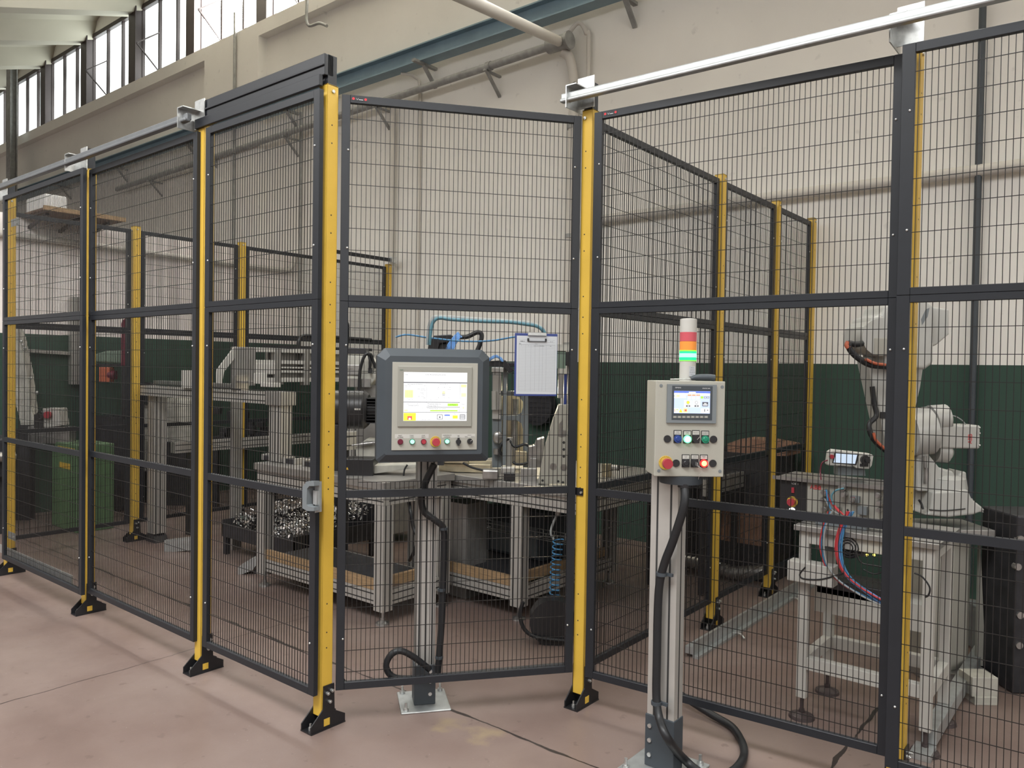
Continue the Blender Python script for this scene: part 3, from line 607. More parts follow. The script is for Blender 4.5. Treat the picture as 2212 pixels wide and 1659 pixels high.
for s, x, z, sz in (('TABELLA', .14, .905, .006), ('Data', .08, .865, .005), ('Turno', .48, .865, .005), ('n.', .12, .83, .0045), ('h', .29, .83, .0045), ('Lotto  Qt  Sc  Osservazioni', .55, .83, .0045), ('visto', .84, .83, .0045), ('Rev. 02', .86, .905, .0045)): m.text(s, (u_(x), -.0349, v_(z)), sz, RX, 'CENTER', .0001)
m.build('form_sheet', ['paper', 'textg', 'text'], CB)
m = MB(); a = gc(1140, 737, -.036); b = gc(1180, 720, -.036); m.bx(a.x, b.x, -.042, -.034, b.z-.012, b.z+.002); m.m = 1; m.bx(a.x-.002, a.x+.006, -.040, -.035, a.z+.0, a.z+.014); m.bx(b.x-.006, b.x+.002, -.040, -.035, a.z, a.z+.014); m.bar((a.x+.002, -.038, a.z), (b.x-.002, -.038, a.z), .003); m.build('clip', ['zinc', 'blackp'], CB)
# ================================================================== SMALL CONTROL PANEL ON ITS PEDESTAL
T2 = thing('control_pedestal', 'small light-grey control box with a colour display on an aluminium pedestal outside the fence', 'control panel', (-1.51, 2.88, 0), 0)
g0 = G(T2)
m = MB(); m.bx(-.14, .14, -.15, .14, 0, .010); m.build('base_plate', 'galv', T2, bevel=.004)
for x, y in ((-.11, .11), (.11, .11), (-.11, -.12), (.11, -.12)):
    m = MB(); m.cyl((x, y, .010), (x, y, .024), .014, n=6); m.cyl((x, y, .024), (x, y, .052), .007, n=8); m.build('anchor_bolt', 'zinc', T2)
m = MB(); m.bx(-.068, .064, -.042, .040, .01, .225); m.build('sleeve', 'dgrey', T2, bevel=.003)
for z in (.06, .12, .18):
    m = MB(); m.cyl((-.045, -.042, z), (-.045, -.048, z), .009, n=10); m.build('screw', 'zinc', T2)
m = MB(); profile(m, -.062, .060, -.036, .036, .225, 1.30, 2); m.build('upright_profile', AP, T2)
BA = math.radians(41) ; Rb = Matrix.Rotation(BA, 4, 'Z')
BX = thing('x', 'x', 'x', T2.location + Vector((.02, -.02, 0)), BA); g2 = G(BX); bxl = BX.location.copy(); bpy.data.objects.remove(BX)
TT = Matrix.Translation(bxl-T2.location) @ Rb
def MB2(): m = MB(); m.T = TT.copy(); return m
YB = -.115
a = g2(1413, 1029, YB); b = g2(1567, 824, YB); X0, X1, Z0, Z1 = a.x, b.x, a.z, b.z
m = MB2(); m.bx(X0, X1, YB, YB+.006, Z0, Z1); m.bx(X0, X1, YB+.006, YB+.165, Z0+.001, Z1-.001); m.build('enclosure', 'cream', T2, bevel=.003)
m = MB2(); m.cyl(((X0+X1)/2-.01, -.03, Z0-.035), ((X0+X1)/2-.01, -.03, Z0), .085, .09, n=24); m.build('swivel_base', 'dgrey', T2)
m = MB2(); gx = g2(1478, 1048, -.09); m.cyl((gx.x, -.09, Z0-.03), (gx.x, -.09, Z0), .022, n=8); m.cyl((gx.x, -.09, Z0-.045), (gx.x, -.09, Z0-.03), .026, n=16); m.build('cable_gland', 'blackp', T2)
for x, y in ((1428, 833), (1560, 836), (1423, 1017), (1555, 1018)):
    m = MB2(); v = g2(x, y, YB); m.cyl((v.x, YB-.0015, v.z), (v.x, YB, v.z), .0065, n=14); m.bx(v.x-.004, v.x+.004, YB-.002, YB-.001, v.z-.0008, v.z+.0008); m.build('lid_screw', 'mgrey', T2)
def c2(x, y, oy=800): return g2(1380+x/11.06, oy+y/11.06, YB)
def r2(m, x0, y0, x1, y1, off, dep, oy=800):
    a = c2(x0, (y1), oy); b = c2(x1, y0, oy); m.bx(a.x, b.x, YB-off-dep, YB-off, a.z, b.z)
m = MB2(); r2(m, 655, 345, 1850, 1250, 0, .008); m.m = 1; r2(m, 770, 380, 1750, 1180, .008, .0005)
m.m = 2; m.text('SIEMENS', c2(925, 413)+Vector((0, -.009, 0)), .0062, RX, 'CENTER', .0001); m.text('SIMATIC HMI', c2(1595, 430)+Vector((0, -.009, 0)), .0052, RX, 'CENTER', .0001)
for i in range(8): a = c2(850+i*106, 1110); m.m = 3; m.bx(a.x-.007, a.x+.007, YB-.0092, YB-.0085, a.z-.004, a.z+.004); m.m = 2; m.text('F%d' % (i+1), a+Vector((0, -.0095, 0)), .0045, RX, 'CENTER', .0001)
m.build('display_bezel', ['mgrey', 'dgrey', 'textw', 'bezel'], T2, bevel=.0015)
m = MB2(); ms = ['e_lblue', 'e_white', 'e_blue', 'e_lime', 'e_orange', 'e_yel', 'e_cyan', 'e_red', 'e_green', 'e_gtxt']
r2(m, 825, 500, 1690, 1020, .0084, .001)
def s2(i, x0, y0, x1, y1, off=.0096): m.m = i; r2(m, x0, y0, x1, y1, off, .0002); m.m = 0
s2(2, 828, 503, 1688, 540); s2(1, 1180, 512, 1345, 540, .0098); s2(1, 828, 545, 1688, 590)
s2(3, 840, 570, 965, 625); s2(1, 848, 575, 885, 615, .0099); s2(1, 828, 628, 1115, 660); s2(1, 980, 570, 1040, 620); s2(1, 1050, 570, 1110, 620)
for i in range(3): s2(4, 1150+i*103, 575, 1240+i*103, 606); s2([1, 1, 6][i], 1148+i*103, 620, 1232+i*103, 690)
s2(8, 1460, 618, 1525, 672); s2(9, 1540, 625, 1600, 665); s2(9, 1608, 625, 1665, 665); s2(1, 1550, 635, 1590, 655, .0099); s2(1, 1616, 635, 1655, 655, .0099)
s2(1, 1062, 708, 1250, 880); s2(1, 1262, 708, 1450, 880)
for x, c_ in ((1160, 5), (1360, 1)):
    v = c2(x, 765); m.m = 9; m.cyl(v+Vector((0, -.0098, 0)), v+Vector((0, -.010, 0)), .0063, n=20); m.m = c_; m.cyl(v+Vector((0, -.010, 0)), v+Vector((0, -.0102, 0)), .0052, n=20)
    m.m = 9; m.bar(v+Vector((0, -.0103, 0)), v+Vector((0, -.0103, .0035)), .0006, .0002); m.m = 0
    s2(9, x-45, 828, x+50, 870, .0099); s2(1, x-15, 838, x+25, 860, .0101)
s2(9, 1498, 755, 1640, 855); s2(1, 1515, 812, 1625, 835, .0099); s2(1, 1540, 780, 1600, 800, .0099)
s2(1, 828, 905, 945, 1010); s2(4, 835, 925, 850, 985, .0099); s2(8, 875, 930, 930, 945, .0099); s2(3, 1040, 900, 1150, 1008); s2(7, 1075, 930, 1130, 975, .0099)
m.m = 5; m.prism([c2(985, 905)+Vector((0, -.0099, 0)), c2(1030, 1005)+Vector((0, -.0099, 0)), c2(942, 1005)+Vector((0, -.0099, 0))], (0, -.0003, 0)); m.m = 9; m.text('!', c2(986, 970)+Vector((0, -.0104, 0)), .006, RX, 'CENTER', .0001); m.m = 0
s2(1, 1465, 910, 1680, 1015); m.m = 7; m.bar(c2(1485, 990)+Vector((0, -.0099, 0)), c2(1515, 930)+Vector((0, -.0099, 0)), .002, .0003); m.m = 0
s2(9, 1545, 925, 1565, 985, .0099); s2(9, 1610, 940, 1640, 960, .0099)
m.build('display', ms, T2)
def blank(x, y):
    m = MB2(); v = c2(x, y, 900); m.cyl((v.x, YB-.004, v.z), (v.x, YB, v.z), .0145, n=24); m.build('blanking_plug', 'blackp', T2)
for x, y in ((680, 530), (1780, 542), (888, 1110), (1765, 1115)): blank(x, y)
def holder(x, y, lines, kind):
    v = c2(x, y, 900); m = MB2(); cx, cz = v.x, v.z
    m.bx(cx-.0155, cx+.0155, YB-.003, YB, cz-.0165, cz+.034); m.build('legend_plate', 'blackp', T2, bevel=.001)
    m = MB2(); m.bx(cx-.013, cx+.013, YB-.0036, YB-.003, cz+.0165, cz+.031); m.m = 1
    for i, s in enumerate(lines): m.text(s, (cx, YB-.0038, cz+.0237+(len(lines)-1)*.0026-i*.0052), .0046, RX, 'CENTER', .0001)
    m.build('legend_card', ['white', 'text'], T2)
    m = MB2(); c0 = (cx, YB-.003, cz)
    if kind == 'sel' or kind == 'key':
        m.cyl(c0, (cx, YB-.013, cz), .0148, n=22); m.m = 1
        if kind == 'sel': m.bar((cx+.003, YB-.0135, cz-.002), (cx+.012, YB-.0135, cz+.009), .0025, .001)
        m.build('selector_switch', ['blackp', 'white'], T2)
        if kind == 'key':
            m = MB2(); m.bx(cx-.001, cx+.001, YB-.045, YB-.013, cz-.008, cz+.006); m.tube([(cx, YB-.04, cz-.006), (cx+.015, YB-.045, cz-.014), (cx+.022, YB-.04, cz-.02), (cx+.012, YB-.035, cz-.04), (cx+.008, YB-.03, cz-.06)], .0008, 5); m.build('key', 'zinc', T2)
    else:
        hot = {'lg': ('lamp_green', 'lamp_greenhot'), 'lr': ('lamp_red', 'lamp_redhot'), 'b': ('bluep', 'bluep'), 'g': ('greenp', 'greenp'), 'k': ('blackp', 'blackp')}[kind]
        m.cyl(c0, (cx, YB-.011, cz), .0150, n=24); m.m = 1; m.cyl((cx, YB-.011, cz), (cx, YB-.0135, cz), .0105, .008, n=20); m.build('push_button', list(hot), T2)
holder(920, 528, ['RESET', 'ALLARMI'], 'b'); holder(1150, 535, ['START', 'CICLO'], 'lg'); holder(1355, 530, ['MAN AUT'], 'sel'); holder(1578, 540, ['RICHIESTA', 'INGRESSO'], 'g')
holder(1115, 1108, ['STOP', 'ciclo'], 'k'); holder(1330, 1108, ['CHIAVE', 'esclusione'], 'key'); holder(1545, 1112, ['EMERG.', 'ON'], 'lr')
v = c2(640, 1100, 900); m = MB2(); m.cyl((v.x, YB, v.z), (v.x, YB-.003, v.z), .0275, n=32); m.m = 2
for i, ch in enumerate('EMERGENCY'): an = PI*.95-i*PI*.75/8; m.text(ch, (v.x+.0235*math.cos(an), YB-.0034, v.z+.0235*math.sin(an)), .0055, RX, 'CENTER', .0001)
m.m = 1; m.cyl((v.x, YB-.003, v.z), (v.x, YB-.03, v.z), .013, n=20); m.cyl((v.x, YB-.028, v.z), (v.x, YB-.045, v.z), .0205, .019, n=28); m.build('emergency_stop', ['yellowd', 'redp', 'text'], T2)
# signal tower on the box
tb = bpy.data.objects.new('t', None)
TL = Matrix.Translation(T2.location) @ TT
v = TL @ g2(1485, 818, YB+.08); zb0 = T2.location.z + Z1
ST = thing('signal_tower', 'signal light tower with glowing green, orange and red lenses on the small control box', 'light tower', (v.x, v.y, Z1-.001), 0)
gs = G(ST); H = lambda y: gs(1485, y, 0).z; r_ = .0335
m = MB(); m.cyl((0, 0, 0), (0, 0, H(780)), r_*.97, n=28); m.build('base_tube', 'white', ST)
m = MB(); m.text('24V  A/B', (0, 0, 0), .01, RX); 
m = MB(); zl = H(802)
for i in range(5):
    aa = -PI/2+VA+.35; R_ = Matrix.Rotation(VA+.35, 3, 'Z'); 
m.m = 0; m.box(R_ @ Vector((0, -r_*.98, zl)), (.026, .002, .040), R_); m.m = 1
for i, s in enumerate(('BR 50', '24V DC', 'GN OR RD', '0,12 A')): m.text(s, R_ @ Vector((0, -r_*.98-.0013, zl+.014-i*.009)), .0055, R_ @ RX, 'CENTER', .0001)
m.build('rating_label', ['paper', 'textg'], ST)
for nm, ya, yb_, mt in (('green_lens', 780, 757, 'stack_green'), ('orange_lens', 757, 738, 'stack_orange'), ('red_lens', 738, 718, 'stack_red')):
    m = MB(); z0, z1 = H(ya), H(yb_); m.cyl((0, 0, z0+.001), (0, 0, z1), r_, n=28)
    if nm == 'green_lens':
        m.m = 1; m.cyl((0, 0, z0+(z1-z0)*.35), (0, 0, z0+(z1-z0)*.72), r_*1.01, n=28, caps=False); m.m = 2; m.cyl((0, 0, z1-.004), (0, 0, z1), r_*1.012, n=28); m.cyl((0, 0, z0), (0, 0, z0+.003), r_*1.012, n=28)
        m.build(nm, ['stack_green', 'stack_greenhot', 'stack_lime'], ST)
    else: m.build(nm, mt, ST)
m = MB(); m.cyl((0, 0, H(718)), (0, 0, H(690)), r_, n=28); m.sph((0, 0, H(690)), r_*.97, (1, 1, .12), 20); m.build('cap', 'white', ST)
a = g2(1448, 822, YB+.03); b = g2(1540, 820, YB+.05)
SD = thing('screwdriver', 'black-handled screwdriver lying on top of the small control box', 'tool', TL @ Vector((a.x, YB+.03, Z1)), BA)
m = MB(); L_ = b.x-a.x; m.cyl((0, 0, .005), (L_*.48, .002, .008), .0028, n=8); m.build('blade', 'zinc', SD)
m = MB(); m.tube([(L_*.47, 0, .008), (L_*.55, 0, .013), (L_*.7, 0, .014), (L_*.9, 0, .014), (L_*1.0, 0, .012)], lambda t: .006+.008*math.sin(min(1, t*1.3)*PI*.6), 10, 3); m.build('handle', 'dgrey', SD)
g2w = lambda px, py, ly: TL @ g2(px, py, ly)
gp = lambda px, py, ly: T2.location + g0(px, py, ly)
h = hose('corrugated_hose', [TL @ Vector((gx.x, -.09, Z0-.03)), gp(1478, 1090, -.09), gp(1455, 1165, -.085), gp(1436, 1215, -.075), gp(1425, 1260, -.07), gp(1421, 1320, -.065), gp(1419, 1420, -.065), gp(1418, 1505, -.07), gp(1424, 1550, -.09), gp(1442, 1595, -.13),
 at(1478, 1640, Z=.05), at(1520, 1672, Z=.02), at(1570, 1672, Z=.02), at(1602, 1645, Z=.02), at(1606, 1612, Z=.02), at(1583, 1572, Z=.02), at(1540, 1545, Z=.03), at(1500, 1520, Z=.05), at(1470, 1500, Z=.06)], .0175, 'rubber', 'thick black hose leaving the small control box and looping on the floor')
for y in (1240, 1518):
    m = MB(); v = gp(1429 if y < 1300 else 1418, y, -.072); m.cyl(v-Vector((0, 0, .007)), v+Vector((0, 0, .007)), .022, n=14); m.box(v+Vector((.03, .01, 0)), (.03, .012, .012)); m.build('hose_clip', 'dgrey', h)
# latch handle beside the corner post, hinge plates, door catches
LH = PO['P4']; gl = G(LH)
m = MB(); PB(m, gl, [(690, 1040), (680, 1042), (680, 1108), (690, 1106)], -.088, .012); m.m = 1; PB(m, gl, [(678, 1040), (662, 1040), (653, 1052), (653, 1098), (664, 1104), (678, 1104), (678, 1096), (666, 1094), (662, 1090), (663, 1056), (668, 1050), (678, 1050)], -.12, .03); m.m = 0; RB(m, gl, 676, 1060, 684, 1090, -.10, .02)
m.build('pull_handle', ['galv', 'mgrey'], LH, label='grey metal pull handle')
for px, py, k, lb in ((33, 480, 'P1', 'zinc catch plate'), (26, 1158, 'P1', 'zinc catch plate'), (1252, 1062, 'P5', 'small black latch')):
    gl = G(PO[k]); m = MB(); RB(m, gl, px-9, py-8, px+7, py+8, -.036, .004); m.m = 1; v = gl(px+4, py+2, -.036); m.cyl(v, v+Vector((0, -.008, 0)), .006, n=6); m.build('latch_plate', ['galv' if k == 'P1' else 'foot', 'zinc'], PO[k], label=lb)
# ================================================================== MACHINERY INSIDE THE CELL
def foot_disc(t, x, y, h, r=.045, mt='steel', z0=0):
    m = MB(); m.cyl((x, y, z0), (x, y, z0+.012), r, r*.95, n=20); m.cyl((x, y, z0+.012), (x, y, z0+.028), r*.8, r*.3, n=16); m.cyl((x, y, z0+.02), (x, y, z0+h), .009, n=10); m.cyl((x, y, z0+.03), (x, y, z0+.042), .015, n=6); m.build('levelling_foot', mt, t)
def work_table(label, X0, X1, Y0, Y1, legs, ztop, zlow=.12, name='work_table', tray=True):
    t = thing(name, label, 'machine table', (X0, Y0, 0)); L_, D_ = X1-X0, Y1-Y0
    m = MB(); m.bx(-.02, L_+.02, -.02, D_+.02, ztop-.05, ztop); m.build('table_top', 'alud', t, bevel=.003)
    m = MB(); e = .10
    for y in (0, D_-.045): profile(m, 0, L_, y, y+.045, ztop-.15, ztop-.052, 2, 'x')
    for x in (0, L_-.045): profile(m, x, x+.045, .045, D_-.045, ztop-.15, ztop-.052, 2, 'y')
    m.build('top_frame', AP, t)
    for x, y in legs:
        m = MB(); profile(m, x, x+.085, y, y+.085, .09, ztop-.152, 2); m.build('leg', AP, t); foot_disc(t, x+.042, y+.042, .1)
    xs = sorted({x for x, y in legs}); a, b = xs[0]+.085, xs[-1]; ys = sorted({y for x, y in legs})
    m = MB()
    for y in (ys[0]+.02, ys[-1]+.02): profile(m, a, b, y, y+.045, zlow, zlow+.09, 2, 'x')
    for x in (xs[0]+.02, xs[-1]+.02): profile(m, x, x+.045, ys[0]+.085, ys[-1], zlow, zlow+.09, 2, 'y')
    m.build('lower_frame', AP, t)
    if tray:
        m = MB(); m.bx(a, b, ys[0]+.02, ys[0]+.045, zlow+.092, zlow+.16); m.bx(b-.03, b, ys[0]+.045, ys[-1], zlow+.092, zlow+.16); m.build('tray_edge', 'wood', t)
        m = MB(); m.bx(a, b-.03, ys[0]+.046, ys[-1], zlow+.092, zlow+.11); m.build('tray_floor', 'dark', t)
    return t
work_table('aluminium-profile work table left of the terminal post, with a brown-edged lower tray', -5.10, -3.70, 3.27, 3.88, [(0, 0), (1.315, 0), (0, .525), (1.315, .525)], .919)
work_table('aluminium-profile work table carrying the clamping fixtures behind the clipboard', -4.18, -2.66, 3.93, 5.20, [(0, 0), (.98, 0), (0, 1.15), (.95, 1.15)], .905)
# gantry frame left: two columns and a beam along the fence direction
t = thing('gantry', 'aluminium portal with two grooved columns and a cross beam at the left of the cell', 'machine frame', (-7.06, 3.42, 0))
g = G(t)
m = MB(); profile(m, -.06, .06, 0, .12, .08, 1.36, 3); m.build('column', AP, t); foot_disc(t, 0, .06, .09, .06, 'dark')
m = MB(); m.prism([(-.10, .0, 0), (.09, .0, 0), (.07, .0, .06), (-.06, .0, .08)], (0, .12, 0)); m.build('column_foot', 'dark', t)
m = MB(); profile(m, 1.95, 2.10, -.05, .05, .925, 1.345, 3); m.build('column', AP, t)
m = MB(); m.bx(1.93, 2.12, -.07, .07, 1.345, 1.45); m.build('end_block', 'alud', t, bevel=.004)
m = MB(); profile(m, -.1, 1.93, -.05, .05, 1.35, 1.44, 2, 'x'); m.build('cross_beam', AP, t)
m = MB(); m.bx(1.45, 1.50, -.06, .06, 1.44, 1.56); m.bx(1.50, 2.0, -.04, .04, 1.50, 1.515); m.bx(.1, 1.4, -.03, .03, 1.46, 1.49); m.build('guide_rail', 'steel', t)
m = MB(); RB(m, g, 548, 806, 562, 829, -.09, .06); RB(m, g, 562, 827, 592, 836, -.09, .06); m.build('stop_bracket', 'white', t, bevel=.003)
m = MB(); RB(m, g, 392, 800, 415, 838, -.08, .1); RB(m, g, 415, 815, 424, 824, -.08, .05); m.build('end_bracket', 'white', t)
m = MB(); m.tube([g(420, 832, -.09), g(440, 834, -.09), g(520, 842, -.09)], .006, 6); m.build('cable', 'rubber', t)
def beam_y(label, X, y0, y1, z0, z1, w=.09, name='conveyor_beam', n=2):
    t = thing(name, label, 'machine beam', (X, y0, 0)); m = MB(); profile(m, 0, w, 0, y1-y0, z0, z1, n, 'y'); m.build('profile', AP, t)
    for yy in (.15, y1-y0-.2):
        m = MB(); m.bx(.01, w-.01, yy, yy+.06, 0, z0); m.build('leg', 'dark', t)
    return t
beam_y('low white beam running back from the left portal column', -7.15, 3.65, 6.2, .80, .90)
beam_y('thick white beam running back behind the short column on the left table', -4.98, 3.75, 5.3, .98, 1.12, .09)
# linear gantry unit above
t = thing('linear_unit', 'long pale linear axis with a slanted end plate, left of the corner post', 'linear axis', (-6.2, 3.55, 0)); 
m = MB()
for z0, z1 in ((1.76, 1.80), (1.655, 1.69), (1.615, 1.63), (1.575, 1.60), (1.49, 1.53)): m.bx(-.02, .05, .30, 1.75, z0, z1)
m.build('rails', 'white', t, bevel=.003)
m = MB(); m.bx(-.08, -.02, .33, 1.7, 1.50, 1.66); m.bx(-.09, -.05, .55, 1.75, 1.66, 1.80); m.build('back_cover', 'alud', t)
for y0, y1 in ((.16, .36), (.56, .62), (.88, .94), (1.6, 1.66)): m = MB(); m.bx(-.015, .056, y0, y1, 1.46, 1.80); m.build('cross_plate', 'alud', t, bevel=.003)
m = MB(); m.prism([(.03, .16, 1.80), (.03, .0, 1.60), (.03, -.01, 1.47), (.03, .04, 1.47), (.03, .06, 1.58), (.03, .16, 1.70)], (.02, 0, 0)); m.build('slanted_end_plate', 'white', t)
m = MB(); m.bx(0, .06, .36, .56, 1.56, 1.66); m.build('carriage', 'white', t, bevel=.006)
m = MB(); m.bx(-.06, .0, .5, 1.75, 1.80, 1.83); m.tube([(-.02, .86, 1.80), (-.02, .88, 1.90), (-.02, 1.0, 1.93), (-.02, 1.75, 1.92)], .018, 8); m.build('cable_chain', 'rubber', t)
for yy in (.2, 1.6):
    m = MB(); m.bx(-.08, -.02, yy, yy+.08, 0, 1.5); m.build('support_leg', 'alud', t)
# grey cabinet seen under the linear unit
t = thing('control_cabinet', 'grey control cabinet with a grooved side post behind the left work table', 'cabinet', (-5.9, 4.85, 0)); g = G(t)
m = MB(); m.bx(0, .55, 0, .4, .1, 1.35); m.build('body', 'alud', t, bevel=.004)
m = MB(); m.bx(.06, .50, -.008, 0, .2, 1.0); m.build('door', 'mgrey', t, bevel=.002)
m = MB(); profile(m, -.10, -.01, -.02, .07, 0, 1.38, 2); m.build('side_post', AP, t)
m = MB(); m.bx(.30, .36, -.02, -.008, 1.1, 1.2); m.build('label', 'yellow', t)
# electric motor
t = thing('electric_motor', 'large black electric motor with rounded cover and cooling fins beside the corner post', 'motor', (-4.05, 3.75, .919), VA); g = G(t)
mc = g(775, 885, 0); r_ = .135
ax0 = g(735, 885, 0); ax1 = g(797, 885, 0)
m = MB(); m.cyl((ax0.x-.06, 0, mc.z), (ax1.x-.03, 0, mc.z), r_, n=28); m.cyl((ax1.x-.03, 0, mc.z), (ax1.x+.0, 0, mc.z), r_, r_*.8, n=28); m.build('fan_cover', 'blackp', t)
m = MB(); m.cyl((ax1.x, 0, mc.z), (ax1.x+.10, 0, mc.z), r_*.62, n=20)
for k in range(9): z = mc.z-.085+k*.021; m.bx(ax1.x, ax1.x+.10, -.09, .09, z-.003, z+.003)
m.build('finned_body', 'rubber', t)
m = MB(); v = g(772, 884, -r_-.002); m.bx(v.x-.02, v.x+.02, -r_-.004, -r_+.02, v.z-.006, v.z+.006); m.m = 1; m.text('MTA', (v.x, -r_-.0045, v.z), .010, RX, 'CENTER', .0001); m.build('name_plate', ['white', 'text'], t)
m = MB(); m.bx(ax0.x-.06, ax0.x+.01, -.1, .1, 0, mc.z-.1); m.build('motor_foot', 'dark', t, bevel=.004)
t = thing('drive_box', 'black drive box with a small yellow warning triangle on the left table', 'box', (-3.95, 3.42, .919), VA); g = G(t)
m = MB(); RB(m, g, 742, 992, 806, 1038, 0, .18); m.build('casing', 'blackp', t, bevel=.004)
m = MB(); v = g(750, 1012, -.001); m.prism([(v.x-.009, -.002, v.z-.008), (v.x+.009, -.002, v.z-.008), (v.x, -.002, v.z+.010)], (0, .001, 0)); m.build('warning_triangle', 'yellow', t)
t = thing('drill_unit', 'pale drilling head with rounded housing and black cable left of the terminal', 'machine head', (-4.15, 4.1, .919), VA); g = G(t)
m = MB(); PB(m, g, [(742, 766), (792, 768), (812, 780), (816, 815), (800, 832), (742, 832)], 0, .2); m.build('housing', 'whitedirty', t, bevel=.012, seg=3)
m = MB(); RB(m, g, 742, 788, 778, 810, -.012, .012); m.build('cover_plate', 'alud', t, bevel=.004)
m = MB(); RB(m, g, 742, 752, 790, 764, -.01, .12); m.build('top_guard', 'dark', t, bevel=.003)
m = MB(); RB(m, g, 742, 795, 760, 798, -.014, .01); RB(m, g, 742, 818, 800, 836, -.02, .15); m.build('slide', 'steel', t)
m = MB(); RB(m, g, 770, 832, 812, 1032, .06, .14); m.build('column', 'alud', t)
m = MB(); TB(m, g, [(776, 845, -.04), (778, 800, -.06), (788, 768, -.07), (800, 765, -.06), (806, 780, -.04), (812, 795, -.03)], .012); m.build('cable', 'rubber', t)
m = MB(); TB(m, g, [(796, 765, -.05), (800, 785, -.05), (798, 800, -.04)], .010); RB(m, g, 795, 795, 803, 806, -.05, .03); m.build('connector', 'rubber', t)
t = thing('machine_vice', 'pale steel vice with a threaded rod between motor and terminal', 'vice', (-3.95, 3.75, .919), VA); g = G(t)
m = MB(); PB(m, g, [(768, 965), (792, 948), (812, 950), (812, 990), (770, 1000)], 0, .12); m.build('body', 'whitedirty', t, bevel=.004)
m = MB(); a = g(760, 962, -.02); b = g(812, 956, -.02); m.cyl(a, b, .007, n=10); a = g(756, 1003, -.03); b = g(790, 998, -.03); m.cyl(a, b, .008, n=10); m.cyl(g(780, 960, -.02), g(806, 957, -.02), .014, n=12); m.build('spindle', 'steel', t)
# clamps on the left table edge
for i, (px, py, lb) in enumerate(((585, 992, 'dark clamp block at the left rear edge of the left work table'), (633, 998, 'dark clamp block in the middle of the left work table edge'), (674, 1000, 'dark clamp block next to the corner post on the left work table'))):
    v = at(px, py+14, Y=3.42); t = thing('clamp_block', lb, 'clamp', (v.x, 3.42, .919), 0, 'clamp blocks along the left work table')
    m = MB(); m.bx(-.06, .06, -.03, .05, 0, .035); m.build('base', 'dark', t, bevel=.004)
    m = MB(); m.bx(-.075, -.05, -.035, .055, 0, .045); m.bx(.05, .075, -.035, .055, 0, .045); m.build('jaw', 'alu', t, bevel=.003)
# scrap bin
t = thing('scrap_bin', 'low steel bin filled with shiny metal offcuts behind the left work table', 'bin', (-6.18, 3.62, 0))
m = MB(); m.bx(0, 1.04, 0, .012, .17, .27); m.bx(0, 1.04, .86, .872, .17, .45); m.bx(0, .012, 0, .86, .17, .30); m.bx(1.028, 1.04, 0, .86, .17, .30); m.bx(0, 1.04, 0, .86, .155, .17); m.build('bin_walls', 'dark', t)
for x, y in ((.03, .03), (1.0, .03), (.03, .83), (1.0, .83)):
    m = MB(); m.bx(x-.02, x+.02, y-.02, y+.02, 0, .155); m.build('leg', 'dark', t)
m = MB(); R_ = random.Random(4)
for i in range(1300):
    x = R_.uniform(.03, 1.01); y = R_.uniform(.03, .84); z = .20+R_.uniform(0, .10)+.16*y+.04*math.sin(x*9); s = R_.uniform(.012, .034)
    Q_ = Matrix.Rotation(R_.uniform(0, 6), 3, 'X') @ Matrix.Rotation(R_.uniform(0, 6), 3, 'Z')
    m.box((x, y, z), (s, s*R_.uniform(.4, 1), R_.uniform(.002, .006)), Q_)
o = m.build('metal_offcuts', 'scrap', None); o.location = t.location; tag(o, 'heap of shiny metal offcuts lying in the low bin', 'scrap', None, 'stuff')
# flexible cable duct, wire tray and floor scoops
t = thing('floor_scoop', 'grey sheet-metal scoop on the floor by the left table foot', 'scoop', at(545, 1240, Z=0), VA); g = G(t)
m = MB(); PB(m, g, [(514, 1225), (548, 1205), (560, 1212), (545, 1232), (514, 1244)], -.02, .12); m.build('scoop_sheet', 'galv', t)
m = MB(); PB(m, g, [(546, 1240), (562, 1208), (566, 1240)], .0, .03); m.build('support', 'dark', t)
t = thing('floor_plate', 'grey angled sheet on the floor beside the left portal column', 'sheet', at(385, 1192, Z=0), VA); g = G(t)
m = MB(); PB(m, g, [(354, 1168), (420, 1160), (420, 1188), (354, 1194)], 0, .05); m.build('sheet', 'galv', t)
# ------------------------------------------------ tooling on the right table
t = thing('bracket_plate', 'beige triangular bracket plate pierced with round holes, left of the yellow door post', 'bracket', (-2.86, 4.05, .905), VA); g = G(t)
m = MB(); PB(m, g, [(1163, 1045), (1178, 965), (1196, 905), (1208, 874), (1231, 874), (1233, 1045)], 0, .03); PB(m, g, [(1163, 1045), (1178, 965), (1196, 905), (1208, 874), (1213, 874), (1170, 1045)], .03, .10); m.build('plate', 'cream', t, bevel=.002)
m = MB()
for x, y, r in ((1218, 956, .009), (1218, 971, .009), (1218, 986, .009), (1206, 1040, .008), (1216, 1042, .008), (1172, 1038, .008)): v = g(x, y, -.001); m.cyl((v.x, -.0012, v.z), (v.x, .001, v.z), r, n=14)
m.build('bolt_holes', 'slot', t)
m = MB()
for x, y in ((1195, 1008), (1218, 1010)):
    v = g(x, y, -.001); m.cyl((v.x, -.001, v.z), (v.x, .001, v.z), .022, n=20)
PB(m, g, [(1206, 942), (1208, 915), (1216, 905), (1216, 930), (1224, 930), (1222, 942), (1212, 945)], -.001, .002); m.build('lightening_holes', 'steel', t)
t = thing('tooling_fixture', 'grey upright frame with two D-shaped openings over warm-lit steel, beside the terminal', 'machine frame', (-3.45, 4.35, .905), VA); g = G(t)
m = MB()
